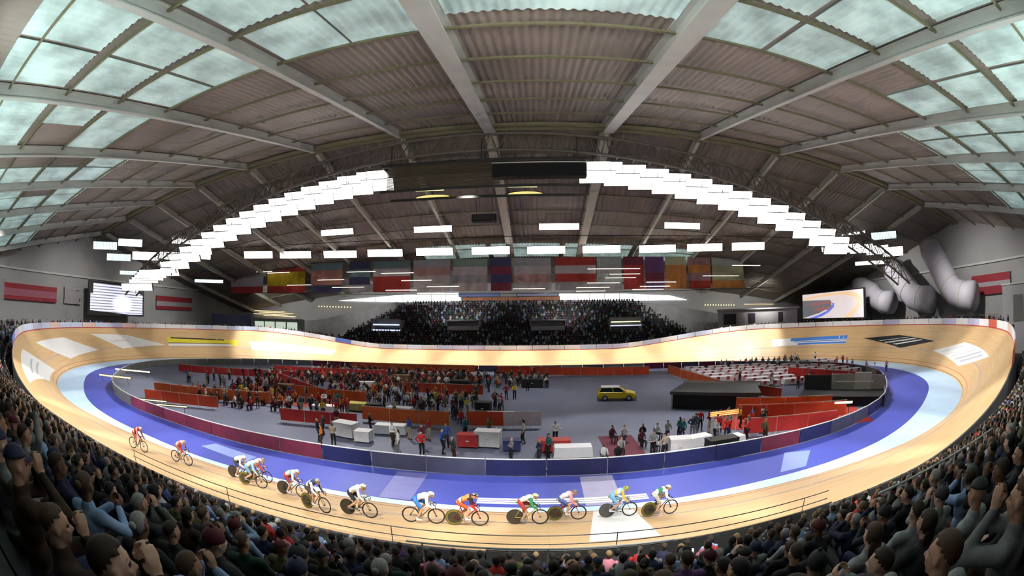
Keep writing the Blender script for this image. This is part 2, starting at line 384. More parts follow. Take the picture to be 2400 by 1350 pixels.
# advertising boards round the outer edge (not on the near side, which has a thin black rail)
fence = thing('perimeter_board', 'pale advertising boards along the far outer edge of the wooden track', 'fence')
BW = [mat('board_white', (.80,.79,.80), .45, var=.04), mat('board_lilac', (.58,.58,.78), .45, var=.05), mat('board_blue', (.16,.22,.62), .45, var=.06),
      mat('board_pink', (.80,.60,.55), .45, var=.06), mat('board_red', (.62,.12,.08), .45, var=.06), mat('board_paleblue', (.60,.68,.85), .45, var=.05)]
i0, i1, npan = Q(12), Q(312), 76
for k in range(npan):
    a, b = i0+(i1-i0)*k/npan, i0+(i1-i0)*(k+1)/npan-.12; mb = MB(); lo, hi = [], []
    f = k/npan
    for j in range(4):
        i = a+(b-a)*j/3; p = tp(i, TW); N = at_i(TN_, i); q = p+Vector((N[0], N[1], 0))*.1
        lo.append((p, q)); hi.append((p+Vector((0,0,1.0)), q+Vector((0,0,1.0))))
    v = []
    for j in range(4): v += [lo[j][0], hi[j][0], hi[j][1], lo[j][1]]
    fs = [(4*j+c, 4*j+(c+1) % 4, 4*j+4+(c+1) % 4, 4*j+4+c) for j in range(3) for c in range(4)]+[(0,3,2,1), (12,13,14,15)]
    mb.add(v, fs)
    for j in range(3):        # thin red foot line
        p, q = tp(a+(b-a)*j/3, TW), tp(a+(b-a)*(j+1)/3, TW); u = Vector((0,0,.13)); t = Vector((-at_i(TN_, a)[0], -at_i(TN_, a)[1], 0))*.012
        mb.add([p+t, q+t, q+t+u, p+t+u], [(0,1,2,3)], 1)
    if f < .09: mi = random.choice([3, 4, 3, 0])
    elif f < .2: mi = random.choice([0, 1, 0])
    elif .2 <= f < .3: mi = 0
    elif .3 <= f < .42: mi = random.choice([0, 5, 1, 0])
    elif .42 <= f < .6: mi = random.choice([0, 0, 1, 5])
    elif .6 <= f < .7: mi = random.choice([2, 0, 2, 5])
    elif f < .9: mi = random.choice([0, 1, 3, 5])
    else: mi = random.choice([1, 5, 2, 0])
    mb.build('board_panel', [BW[mi], PAINT_RED], fence)
rail = thing('track_rail', 'thin black double rail along the near outer edge of the wooden track', 'rail')
for h in (.26, .56):
    mb = MB(); mb.tube([tp(i, TW)+Vector((0,0,h)) for i in np.arange(Q(352), Q(386), 1.)], .016, 6); mb.build('rail_bar', RAIL_BLACK, rail)
for i in np.arange(Q(352)+.3, Q(386), 9.5):
    p = tp(i, TW+.02); MB().tube([p+Vector((0,0,-.1)), p+Vector((0,0,.58))], .014, 6).build('rail_post', RAIL_BLACK, rail)
fb = thing('barrier_board', 'long dark grey board along the near outer track edge below the white panel', 'board')
mb = MB(); rows = []
for i in np.arange(Q(371.5), Q(386), .7):
    p = tp(i, TW+.14); rows.append([p+Vector((0,0,.06)), p+Vector((0,-.07,.06)), p+Vector((0,-.07,-1.3)), p+Vector((0,0,-1.3))])
mb.grid([r+[r[0]] for r in rows]); mb.build('board_face', mat('board_dark', (.05,.052,.05), .6, var=.1), fb); MB().tube([tp(i, TW+.17)+Vector((0,0,.08)) for i in np.arange(Q(371.5), Q(386), .7)], .03, 6).build('board_cap', STEEL_DARK, fb)

# barrier between the apron and the infield
bar = thing('infield_barrier', 'waist-high panelled barrier ringing the infield inside the blue apron', 'barrier')
PB = [mat('panel_navy', (.018,.022,.085), .35, var=.15, scale=1), mat('panel_slate', (.06,.065,.11), .35, var=.15, scale=1), mat('panel_maroon', (.15,.025,.045), .4, var=.15, scale=1),
      mat('panel_magenta', (.22,.035,.07), .4, var=.15), mat('panel_grey', (.20,.20,.19), .5, var=.1)]
nb = 92
def bp(i): return tp(i, -apron_w(i)-.08)
for k in range(nb):
    a, b = NT*k/nb, NT*(k+1)/nb-.1; p, q = bp(a), bp(b); x = (p.x+q.x)/2; near = p.y < -10
    if near and -5 < x < 22: mi = random.choice([0, 0, 1, 0])
    elif near and -30 < x <= -5: mi = random.choice([2, 3, 2])
    elif near and x > 22: mi = random.choice([0, 1, 1, 2])
    elif p.x < -30: mi = 4
    else: mi = random.choice([2, 4, 1])
    mb = MB(); mb.bar(p+Vector((0,0,.53)), q+Vector((0,0,.53)), .06, .98)
    o = mb.build('barrier_panel', PB[mi], bar); MB().bar(p+Vector((0,0,1.06)), q+Vector((0,0,1.06)), .07, .05).build('top_rail', RAIL_WHITE, o)
# ------------------------------------------------------------------ lamps
def emat(name, col, es, louvre=0.):
    m = bpy.data.materials.new(name); m.use_nodes = True; nt = m.node_tree; b = nt.nodes['Principled BSDF']
    b.inputs['Base Color'].default_value = (.6,.6,.6,1); b.inputs['Emission Color'].default_value = (*col, 1); b.inputs['Emission Strength'].default_value = es
    if louvre:      # lamps with visible vertical baffles
        tc = nt.nodes.new('ShaderNodeTexCoord'); w = nt.nodes.new('ShaderNodeTexWave'); w.inputs['Scale'].default_value = louvre; w.bands_direction = 'X'
        nt.links.new(tc.outputs['Object'], w.inputs['Vector']); mr = nt.nodes.new('ShaderNodeMapRange'); mr.inputs['To Min'].default_value = es*.25; mr.inputs['To Max'].default_value = es
        nt.links.new(w.outputs['Fac'], mr.inputs['Value']); nt.links.new(mr.outputs['Result'], b.inputs['Emission Strength'])
    return m
LAMP_K = 2.8
LAMP = emat('lamp_white', (1,.985,.97), LAMP_K); LAMP_TEAL = emat('lamp_teal', (.72,.98,.97), 1.5, .9); LAMP_DIM = emat('lamp_dim', (1,.93,.92), 1.05)
LAMP_COOL = emat('lamp_cool', (.86,1.,1.), 1.7); TUBEM = emat('tube_warm', (1,.90,.80), 1.2); YELLOW = emat('lamp_yellow', (1,.85,.22), .62); YELLOW_HI = emat('lamp_yellow_bright', (1,.90,.40), 1.6)
_lm = {}
def lamp(P, w, h, face, m=LAMP, label='', group=None, hang=1.2, name='floodlight'):
    """a long floodlight: shallow housing, lit front panel, two hanger arms"""
    k = (w, h, m.name, hang)
    if k not in _lm:
        a = MB(); a.box((0,.14,0), (w+.12, .24, h+.12)); a.box((0,.32,0), (w*.7, .16, h*.5))
        for s in (-1, 1): a.box((s*(w/2+.03),0,0), (.06,.1,h+.12))
        c = MB(); c.box((0,-.01,0), (w, .05, h)); d = MB()
        d.tube([(-w*.32,.2,h*.3), (-w*.32,.3,h*.5+hang), (w*.32,.3,h*.5+hang), (w*.32,.2,h*.3)], .035, 5)
        _lm[k] = (a.mesh('housing', STEEL_DARK), c.mesh('lit_panel', m), d.mesh('hanger', STEEL_DARK))
    y = -Vector(face).normalized(); x = Vector((0,0,1)).cross(y)*-1
    x = y.cross(Vector((0,0,1))).normalized(); z = x.cross(y)
    t = thing(name, label, 'lamp', group=group); Mx = Matrix((x, y, z)).transposed().to_4x4(); Mx.translation = Vector(P); t.matrix_world = Mx
    for nm, me in zip(('housing', 'lit_panel', 'hanger'), _lm[k]): link(nm, me, t)
    return t
ENDS = {-1: 'striped-screen', 1: 'air-duct'}
G = 'white floodlights along the roof arch'
for s, x0, x1, n in ((-1, -11.0, -50., 15), (1, 15.6, 50.5, 13)):
    for r in (0, 1):
        for k in range(n):
            x = x0+(x1-x0)*(k+.35*r)/(n-1); z = za(x)+(.75 if r else -.75)
            lamp((x, .55*r-.3, z), 4.3, 1.45, (-x*.004, -1., -.62), LAMP, '%s floodlight down from the crown, %s row, arch half towards the %s end' % (ORD[k], ('lower', 'upper')[r], ENDS[s]), G, hang=.6 if r else 1.4)
for k, (x, w) in enumerate(((-51.6, 9.4), (-52.7, 9.0), (-53.8, 8.6), (-54.9, 8.4), (-56.0, 8.2), (-58.4, 9.0))):
    lamp((x, -2.3, za(x)-.2+.1*k), w, .6 if k < 5 else 1.2, (.2, -1, -.3), LAMP_DIM if k > 1 else LAMP, '%s slim floodlight from the top in the pale stack at the arch foot' % ORD[k], 'slim lamps at the foot of the arch', hang=.3)
RING = [(49.8,26.6),(41.81,30.94),(32.28,33.19),(20.99,33.86),(10.15,34.43),(-.63,33.87),(-11.86,33.73),(-22.25,33.26),(-32.3,32.49),(-42.39,30.08),(-49.5,25.4)]
for k, (x, y) in enumerate(RING):
    lamp((x, y, 22.2 if abs(x) < 45 else 21.9), 7.4 if abs(x) < 45 else 7.0, 1.5, (-x*.006, -1, -.45), LAMP, '%s floodlight from the air-duct end in the straight row above the flags' % ORD[k], 'floodlights in the row over the far straight', hang=1.6)
for k, (y, z) in enumerate(((28.,22.6),(19.2,21.7),(11.6,20.6),(3.4,19.6))):
    lamp((-64, y, z), 7.6-.5*k, 1.5, (.9, -1, -.4), LAMP, '%s floodlight after the arch crossing, row bending above the striped screen' % ORD[k], 'floodlights in the row bending above the striped screen', hang=1.6)
lamp((-64,-3.8,18.5), 5.6, 1.2, (.9,-1,-.4), LAMP_TEAL, 'teal ribbed floodlight last in the row bending above the striped screen', None, hang=1.5)
for k, (y, z) in enumerate(((30.5,23.0),(24.0,22.0),(19.0,21.0),(14.8,20.3),(10.,19.4),(5.5,18.5))):
    lamp((72, y, z), 7.0-.5*k, 1.6, (-.9, -1, -.4), LAMP, '%s floodlight of the row running over the pale air ducts, from the arch' % ORD[k], 'floodlights in the row over the air ducts', hang=1.6)
R2 = [(-27.5,21.3,24.5,LAMP),(-9.6,23.1,24.5,LAMP),(12.2,23.5,24.5,LAMP),(33.9,22.,24.5,LAMP),(72.,17.,24.1,LAMP_COOL),(72.,7.6,21.7,LAMP_TEAL),(-64.,14.5,24.2,LAMP),(-64.,-1.1,21.5,LAMP_COOL),(-64.,-7.6,20.1,LAMP_TEAL)]
R2L = ['white floodlight alone under the dark roof, over the yellow and red flag', 'white floodlight alone under the dark roof, below the striped-screen-side yellow lamp', 'white floodlight alone under the dark roof, just past the air-duct-side yellow lamp', 'white floodlight alone under the dark roof, below the lamp arch near the air-duct end',
       'cool white floodlight hung highest above the pale air ducts', 'teal ribbed floodlight hung outermost above the pale air ducts', 'white floodlight touching the foot of the lamp arch, nearer the striped screen', 'cool white floodlight high above the striped screen, below the ribbed one', 'teal ribbed floodlight highest and outermost above the striped screen']
for (x, y, z, m), lb in zip(R2, R2L):
    ex = abs(x) > 60; lamp((x, y, z), 6.8 if not ex else 5.6, 1.05 if not ex else 1.3, ((-.9 if x > 0 else .9) if ex else 0, -1, -.35), m, lb, None, hang=1.6)
for (x, y, z, lb) in ((-70,4.8,16.7,'thin teal strip lamp just above the striped screen'), (-70,30.,17.1,'thin teal strip lamp beyond the foot of the lamp arch, by the red flag'), (80,46.,18.4,'thin teal strip lamp between the pale flag and the ducts'), (80,19.9,18.3,'thin teal strip lamp in front of the pale air ducts')):
    lamp((x, y, z), 8.0, .75, (-.7 if x > 0 else .7, -1, -.1), LAMP_TEAL, lb, None, hang=2.)
# slim strip lights under the far roof
TUBES = [(-61,20.3,6.6),(-55.5,19.9,7.),(-48.8,16.7,7.),(-39.5,17.8,7.),(-34.8,16.,8.),(-31.5,19.5,7.),(-22.5,19.,7.4),(-18,17.3,6.6),(-12,15.9,6.8),(-21.5,15.2,7.),(-14.6,14.5,6.),(6.6,15.2,6.4),(24.9,19.25,11.),(27.3,18.1,6.4),(26.3,17.3,6.4),(22.5,16.25,6.8),(20.2,15.3,6.8),(19.7,14.55,6.),(35.5,16.3,6.6),(34,15.4,6.6),(32.4,14.75,6.8),(57.6,20.,7.6),(50.4,17.6,9.)]
for k, (x, z, w) in enumerate(TUBES):
    t = thing('strip_light', 'slim white strip light hung before the flags, %s counting from the striped-screen end' % ORD[k], 'lamp', (8.29+(x-8.29)*.948, 37.4, 9.26+(z-9.26)*.948), 0, 'slim strip lights before the flags')
    MB().tube([(-w/2,0,0), (w/2,0,0)], .06, 8).build('glowing_tube', TUBEM, t); MB().box((0,.05,.13), (w, .16, .08)).build('tube_housing', STEEL, t)
    mb = MB(); mb.tube([(-w*.35,.05,.16), (-w*.35,.05,.9), (w*.35,.05,.9), (w*.35,.05,.16)], .015, 4)
    mb.build('hanger', STEEL_DARK, t)

# rigging platform between the two halves of the lamp arch
rp = thing('rigging_platform', 'dark slatted rigging platform hanging under the roof ridge between the lamp arcs', 'platform', (2.2, 0, 23.6))
mb = MB()
for s in (-1, 1): mb.box((0, s*2.0, 3.4), (24.2, .18, .3)); mb.box((0, s*2.0, .2), (24.2, .18, .3)); mb.box((s*12, 0, 3.4), (.18, 4., .3))
mb.build('platform_frame', STEEL_DARK, rp)
mb = MB()
for k in range(22): mb.box((-4.6, -1.9, .35+k*.145), (13.4, .07, .085))
mb.build('slat_screen', mat('slat_brown', (.075,.06,.035), .6), rp)
MB().box((6.6,-1.6,2.0), (10.6,1.2,1.5)).build('equipment_box', BLACKM, rp); MB().box((6.6,-2.25,2.9), (10.8,.06,.08)).build('box_trim', RAIL_WHITE, rp)
MB().box((0,0,3.6), (24.,3.9,.12)).build('deck', mat('deck_dark', (.04,.035,.03), .8), rp)
for sx in (-11, 0, 11):
    for sy in (-1.8, 1.8): MB().tube([(sx, sy, 3.6), (sx, sy, 6.2)], .06, 5).build('suspension_rod', STEEL_DARK, rp)
sp = thing('loudspeaker_cluster', 'black loudspeaker cluster hanging under the dark roof above the lone white floodlights', 'loudspeaker', (.6, 14., 23.9))
MB().box((0,0,0), (3.6,1.4,1.0)).build('cabinet', BLACKM, sp); MB().box((0,-.73,0), (3.3,.06,.8)).build('front_grille', STEEL_DARK, sp)
for s in (-1, 1): MB().tube([(s*1.2,0,.4), (s*1.2,0,5.1)], .03, 5).build('hanging_wire', STEEL_DARK, sp)
for x, w, lb in ((-4.9, 4.6, 'striped-screen'), (7.0, 4.4, 'air-duct')):
    t = thing('yellow_lamp', 'yellow glowing lamp under the rigging platform, %s side' % lb, 'lamp', (x, 4, 24.55)); MB().ell((0,0,0), (w/2,.5,.32), None, 20, 8).build('shade', YELLOW, t, True); MB().tube([(0,0,.25), (0,0,.8)], .06, 6).build('stem', STEEL_DARK, t)
    t = thing('yellow_tube', 'thin bright yellow tube lamp just above the %s-side yellow lamp' % lb, 'lamp', (x-.4, 4, 25.55)); MB().tube([(-1.9,0,.03), (1.9,0,-.03)], .07, 8).build('glowing_tube', YELLOW_HI, t); MB().box((0,.05,.13), (3.8,.14,.06)).build('tube_housing', STEEL_DARK, t)

# ------------------------------------------------------------------ flags under the far roof
FC = dict(red=(.42,.05,.04), pale=(.50,.46,.47), yellow=(.72,.52,.03), navy=(.05,.06,.14), teal=(.16,.24,.26), pink=(.48,.30,.27), maroon=(.20,.04,.07), grey=(.36,.36,.38), green=(.22,.32,.26), purple=(.16,.07,.20), orange=(.56,.24,.07), mauve=(.36,.20,.22), lime=(.42,.44,.27), paleteal=(.42,.50,.48), sal=(.50,.24,.18), blue=(.16,.22,.45))
FM = {k: mat('flag_'+k, v, .75, var=.08, scale=.5, es=0) for k, v in FC.items()}
FLAGS = [(-63.5,11.6,'h',['maroon','pale','pale','red'],'pale flag with maroon top and red foot, first from the striped screen'),
 (-50.5,11.5,'h',['red','yellow','yellow','red'],'red flag with a broad yellow middle stripe'),
 (-38.8,8.4,'h',['teal','sal','sal','navy'],'salmon flag with teal top and navy foot'),
 (-30.2,5.2,'h',['navy','teal','navy','grey'],'narrow dark navy and teal flag beside the salmon flag'),
 (-22.6,8.6,'h',['teal','pale','red','red'],'pale flag with teal top and red lower half'),
 (-13.6,8.0,'h',['grey','pink','pale','pale'],'plain pale pinkish grey flag beside the red-footed flag'),
 (-5.4,7.2,'h',['green','pale','grey','pale'],'grey flag with greenish top stripe'),
 (1.0,4.2,'h',['navy','maroon','navy','maroon'],'narrow navy and maroon striped flag'),
 (7.4,7.6,'h',['grey','pale','pink','pale'],'pale flag with faint pink stripe next to navy and maroon flag'),
 (16.2,8.4,'h',['red','pale','red','grey'],'pale flag with two broad red stripes'),
 (23.2,5.2,'h',['paleteal','grey','paleteal','grey'],'pale teal and grey striped flag'),
 (28.4,4.4,'h',['maroon','red','red','red'],'narrow plain red flag beside purple flag'),
 (33.0,4.2,'h',['purple','purple','maroon','purple'],'narrow dark purple flag beside the plain red flag'),
 (37.8,4.8,'h',['lime','orange','orange','orange'],'orange flag with lime top'),
 (43.4,5.4,'h',['mauve','orange','mauve','red'],'mauve and orange striped flag'),
 (50.6,8.2,'h',['paleteal','lime','lime','orange'],'yellow-green flag with orange foot at the air-duct end')]
for x, w, d, cols, lb in FLAGS:
    yf, zt, zb = 38.5, 21.3, 14.6
    t = thing('hanging_flag', lb, 'flag', (x, yf, zt), 0, 'flags hung in a row under the far roof')
    mb = MB(); nx, nz = 18, 16; ph = random.random()*6
    for j in range(nz): mb.grid([[(w*(-.5+i/nx), .16*math.sin(ph+i*.9+.25*jj)*(jj/nz), (zb-zt)*jj/nz) for i in range(nx+1)] for jj in (j, j+1)], min(3, j*4//nz))
    mb.build('cloth', [FM[c] for c in cols], t, True); MB().tube([(-w/2-.1,0,.04), (w/2+.1,0,.04)], .05, 6).build('batten', STEEL_DARK, t)
    for s in (-1, 1): MB().tube([(s*w*.4,0,.05), (s*w*.4,0,roof_z(x+s*w*.4, yf)-zt-.3)], .015, 4).build('cord', STEEL_DARK, t)
# long cables slung across the hall
for y, z0, sag, lb in ((20., 22.6, .4, 'long dark cable slung across the hall just above the row of floodlights'), (36.5, 14.4, .5, 'long dark cable slung across the hall just below the flags')):
    xs2 = [-58+120*i/40 for i in range(41)]
    tag(MB().tube([(x, y, z0-sag*(1-((x-3)/75)**2)+ (abs(x-3)/75)**2*.5) for x in xs2], .055, 5).build('cable', STEEL_DARK), lb, 'cable')

# ------------------------------------------------------------------ end walls: screens, red banners, ducts
led = thing('led_screen', 'bright white striped screen on the end wall over the banked bend', 'screen', (-78, 4.9, 11.4))
MB().box((-.35,0,0), (.6,17.4,6.9)).build('screen_casing', STEEL_DARK, led)
for q in (-6, 0, 6): MB().box((-3.3,q,0), (5.4,.3,.4)).build('mount_arm', STEEL_DARK, led)
m = emat('led_white', (.86,.88,1.), 2.0); nt = m.node_tree; b = nt.nodes['Principled BSDF']
tc = nt.nodes.new('ShaderNodeTexCoord'); sx = nt.nodes.new('ShaderNodeSeparateXYZ'); nt.links.new(tc.outputs['Object'], sx.inputs[0])
def mth(op, a, bb=None):
    n = nt.nodes.new('ShaderNodeMath'); n.operation = op
    for k, v in enumerate((a, bb)):
        if v is None: continue
        if hasattr(v, 'links'): nt.links.new(v, n.inputs[k])
        else: n.inputs[k].default_value = v
    return n.outputs[0]
fr = mth('FRACT', mth('MULTIPLY', sx.outputs['Z'], 1.75)); line = mth('GREATER_THAN', fr, .38)
fy = mth('GREATER_THAN', mth('FRACT', mth('MULTIPLY', sx.outputs['Y'], 2.4)), .22)
dot = mth('ADD', mth('MULTIPLY', mth('SUBTRACT', sx.outputs['Y'], 1.6), mth('SUBTRACT', sx.outputs['Y'], 1.6)), mth('MULTIPLY', mth('MULTIPLY', mth('ADD', sx.outputs['Z'], .9), mth('ADD', sx.outputs['Z'], .9)), 2.6))
cn = nt.nodes.new('ShaderNodeMapRange'); cn.inputs['From Min'].default_value = 13.; cn.inputs['From Max'].default_value = 0.; nt.links.new(dot, cn.inputs['Value']); core = cn.outputs['Result']
st = mth('MAXIMUM', mth('MULTIPLY', line, mth('ADD', mth('MULTIPLY', fy, .55), .35)), mth('MULTIPLY', core, 1.6))
nt.links.new(mth('ADD', st, .03), b.inputs['Emission Strength']); b.inputs['Emission Color'].default_value = (.62,.66,1.,1)
mb = MB(); mb.add([(0,-7.4,3.0), (0,6.6,3.0), (0,6.6,1.7), (0,8.2,1.2), (0,8.2,-3.0), (0,4.4,-3.1), (0,-8.2,-2.5), (0,-8.2,.9), (0,-7.4,.9)], [(0,1,2,3,4,5,6,7,8)]); mb.build('lit_face', m, led)
REDM = mat('banner_red', (.36,.035,.05), .6, var=.1); WHM = mat('banner_pale', (.42,.40,.42), .6, var=.06); MAGM = mat('banner_magenta', (.42,.14,.20), .6, var=.08)
def banner(x, y0, y1, z0, z1, bands, label):
    t = thing('wall_banner', label, 'banner', (x, (y0+y1)/2, (z0+z1)/2)); h = z1-z0; w = abs(y1-y0); mb = MB()
    for (a, b_, mi) in bands: mb.box((0,0,-h/2+h*(a+b_)/2), (.10,w,h*(b_-a)), None, mi)
    mb.build('banner_cloth', [REDM, WHM, MAGM], t); MB().tube([(0,-w/2-.2,h/2+.06), (0,w/2+.2,h/2+.06)], .07, 6).build('banner_pole', STEEL, t)
banner(-83.4,-26,-10.8,9.9,13.2,[(0,.22,0),(.22,.62,2),(.62,.9,0),(.9,1,1)],'red and magenta striped banner on the end wall on the side away from the flags')
banner(-83.4,-8.5,-3.6,9.9,13.2,[(0,1,1)],'plain pale banner on the end wall touching the striped screen')
banner(-83.4,22,36,9.9,13.2,[(0,.25,0),(.25,.6,1),(.6,1,0)],'red and pale banner on the end wall between the striped screen and the flags')
banner(91.4,-14.6,-3.6,9.8,13.4,[(0,.4,0),(.4,.62,1),(.62,1,0)],'red banner with pale middle stripe on the end wall beyond the air ducts')
DUCT = mat('duct_fabric', (.58,.56,.64), .55, var=.06, scale=.4)
for k, (y, r, lb) in enumerate(((1.0, 2.9, 'pale lilac air duct down the end wall, first from the red wall banner'), (13.8, 2.9, 'pale lilac air duct down the end wall, middle one of the three'), (26.6, 2.7, 'pale lilac air duct down the end wall, third from the red wall banner'))):
    t = thing('air_duct', lb, 'duct', (86, y, 0), 0, 'pale air ducts on the end wall')
    zt = min(20.6, roof_z(86, y+5)-r-.5)
    pts = [(1.6, 5.0, zt)]+[(1.2-.5*q, 4.6-5.2*q, (zt-1.2)*(1-q)+12.*q) for q in (0,.25,.5,.75,1)]+[(.4,-2.4,10.6), (.2,-5.0,9.9), (0,-8.,9.7)]
    mb = MB(); mb.tube(pts, r*.94, 20); mb.build('duct_body', DUCT, t, True)
    mb = MB()
    for q in (1, 3, 5, 7):
        a = Vector(pts[q]); d = (Vector(pts[q+1])-Vector(pts[q-1])).normalized()*.12; mb.tube([a-d, a+d], r*.97, 20)
    mb.build('duct_ring', STEEL, t)
vs = thing('video_screen', 'big video screen showing a curved track, standing above the far bend', 'screen', (80, 36.2, 10.0), 0)
SCW, SCH = 26.0, 6.2
MB().box((.4,0,0), (.6,SCW+.5,SCH+.5)).build('screen_casing', STEEL_DARK, vs)
vm = [emat('video_white', (1,.86,.86), .52), emat('video_wood', (1,.66,.36), .60), emat('video_blue', (.18,.25,.95), .5), emat('video_grey', (.34,.34,.38), .25), emat('video_red', (.62,.20,.22), .34)]
mb = MB()
def vq(pts, mi, off): mb.add([(-off, SCW*(.5-a), SCH*(.5-b_)) for a, b_ in pts], [tuple(range(len(pts)))], mi)
vq([(0,0),(1,0),(1,1),(0,1)], 0, .0)
vq([(0,.25),(.5,.3),(.52,.55),(.3,.8),(0,1)], 3, .02)
vq([(.15,.38),(.5,.34),(.53,.42),(.15,.5)], 4, .03); vq([(.25,.6),(.52,.56),(.45,.68),(.2,.72)], 4, .03)
for a in range(10):      # the curved wooden track in the picture
    p = [(.02,.16),(.3,.06),(.6,.03),(.8,.05),(.93,.15),(.985,.32),(.985,.5),(.95,.66),(.88,.82),(.8,1.)]; q_ = [(.02,.25),(.3,.16),(.6,.13),(.76,.17),(.86,.26),(.90,.38),(.90,.5),(.87,.63),(.80,.78),(.70,1.)]
    if a < 9: vq([p[a], p[a+1], q_[a+1], q_[a]], 1, .03)
for a in range(5):
    p = [(.53,.42),(.52,.55),(.43,.72),(.28,.88),(.12,1.)]; q_ = [(.56,.42),(.56,.57),(.48,.76),(.36,.92),(.26,1.)]
    if a < 4: vq([p[a], p[a+1], q_[a+1], q_[a]], 2, .04)
mb.build('lit_picture', vm, vs)
for s in (-9, 0, 9): MB().box((1.0, s, -6.4), (.5,.5,7.4)).build('support_post', STEEL_DARK, vs)

# ------------------------------------------------------------------ back wall: glazing, boards, small lights
GLZ = emat('daylight_glass', (.90,.97,1.), 1.25)
for k, pts in enumerate(([(-47.5,13.7),(-30,13.2),(-11.6,13.4),(-11.6,15.7),(-20,15.75),(-30,15.2)], [(13.9,13.5),(32,13.0),(49.5,12.9),(44,14.3),(30,15.05),(14,15.2)])):
    wn += 1; fr_ = MB(); P = [(x, YF-.25, z) for x, z in pts]
    mbg = MB(); mbg.add(P, [tuple(range(len(P)))]); g = mbg.build('window_%d' % wn, GLZ, kind='structure')
    fr_.tube([(x, y-.05, z) for x, y, z in P], .10, 4, closed=True)
    x0, x1 = min(p[0] for p in pts), max(p[0] for p in pts)
    def zs(x):
        out = []
        for a in range(len(pts)):
            (xa, za_), (xb, zb_) = pts[a], pts[(a+1) % len(pts)]
            if min(xa, xb) <= x <= max(xa, xb) and abs(xa-xb) > .2: out.append(za_+(zb_-za_)*(x-xa)/(xb-xa))
        return min(out), max(out)
    for q in range(1, 9):
        x = x0+(x1-x0)*q/9; lo, hi = zs(x); fr_.box((x, YF-.3, (lo+hi)/2), (.12,.12,max(.05, hi-lo)))
    fr_.build('window_frame', STEEL_PALE, g)
for (x0, x1, z0, z1, m, lb) in ((-12.,-1.5,14.6,15.5,mat('sign_blue', (.20,.28,.62), .5),'blue board on the back wall between the two bright windows'), (-11.,14.,13.5,14.4,mat('sign_orange', (.55,.22,.12), .5, var=.3, scale=.3),'long orange board on the back wall under the blue board'), (3.,13.5,14.6,15.3,mat('sign_lilac', (.36,.38,.60), .5),'lilac board on the back wall above the orange board')):
    t = thing('wall_board', lb, 'sign', ((x0+x1)/2, YF-.3, (z0+z1)/2)); MB().box((0,0,0), (x1-x0,.16,z1-z0)).build('board_face', m, t); MB().box((0,.08,0), (x1-x0+.3,.1,z1-z0+.25)).build('board_frame', STEEL_DARK, t)
WARM = emat('warm_light', (1,.72,.35), 1.5); YEL = emat('yellow_light', (1,.95,.45), 1.3)
for x0, x1, y, z, lb in ((-54,-42.5,61,12.1,'row of small yellow bulbs on the back wall below the flags, striped-screen side'), (53.6,63.6,61,11.5,'row of small yellow bulbs on the back wall, air-duct side')):
    t = thing('light_string', lb, 'lamp', ((x0+x1)/2, y, z)); w = x1-x0; MB().tube([(-w/2,.1,.05), (w/2,.1,-.2)], .04, 5).build('wire', STEEL_DARK, t)
    for k in range(12): MB().ell((-w/2+w*(k+.5)/12, 0, -.25*(k+.5)/12), (.2,.2,.16), None, 8, 6).build('bulb', YEL, t)
WL = [(-74,-62,55,10.4,'uppermost of four warm thin tube lights before the grey back wall'), (-72,-59,55,10.0,'second of four warm thin tube lights before the grey back wall'), (-74,-61,55,9.5,'third of four warm thin tube lights before the grey back wall'), (-70,-58,55,9.1,'lowest of four warm thin tube lights before the grey back wall'), (64,74,56,11.2,'warm thin tube light above the white booth'), (62,76.5,48.2,9.6,'warm long tube light on the front of the white booth')]
for x0, x1, y, z, lb in WL:
    if y > 50: g_ = 108.9/(y+47.2); x0, x1, y, z = 8.3+(x0-8.3)*g_, 8.3+(x1-8.3)*g_, 61.7, 9.26+(z-9.26)*g_
    t = thing('tube_light', lb, 'lamp', ((x0+x1)/2, y, z)); w = x1-x0; MB().tube([(-w/2,0,.12), (0,0,.05), (w/2,0,-.12)], .06, 6).build('glowing_tube', WARM, t)
    MB().box((0,.06,.2), (w,.1,.06)).build('tube_housing', STEEL_DARK, t)
# ------------------------------------------------------------------ far grandstand (stepped block narrowing upward)
FY0, FZ0, FDY, FDZ, FN = 39.3, 2.4, .95, .55, 19
def frow(r): return FY0+FDY*r, FZ0+FDZ*r, -41.+.85*r+.0*r, 46.-.75*r      # y, z, x0, x1
mb = MB()
for r in range(FN):
    y, z, x0, x1 = frow(r); mb.box(((x0+x1)/2, (y+YF)/2, z-FDZ/2), (x1-x0, YF-y, FDZ))
mb.box((2.5, 39.9, 1.0), (87, 1.2, 2.2)); mb.build('grandstand_steps', CONC_DK, kind='structure')
# flank ramps either side in grey concrete
for s, x0, x1, nm in ((-1, -76., -36., 'trim_3'), (1, 41., 84., 'trim_4')):
    mb = MB(); pts = []
    if s < 0: prof = [(x0, 6.8), (-52, 8.2), (-40, 10.4), (x1+8, 13.2), (x1+8, 2)]
    else: prof = [(x1, 6.6), (60, 8.4), (48, 10.6), (x0-9, 12.9), (x0-9, 2)]
    n = len(prof); fr_ = [(x, 57.2, z) for x, z in prof]; fr_.append((x0 if s < 0 else x1, 57.2, 2)); bk = [(x, YF-.1, z) for x, y, z in fr_]
    n = len(fr_); mb.add(fr_+bk, [tuple(range(n)), tuple(range(2*n-1, n-1, -1))]+[(i, i+n, (i+1) % n+n, (i+1) % n) for i in range(n)]); mb.build(nm, CONC, kind='structure')
VOM = mat('pale_render', (.30,.30,.31), .7, var=.06); STRIP = emat('cool_strip', (.68,.76,1.), .75)
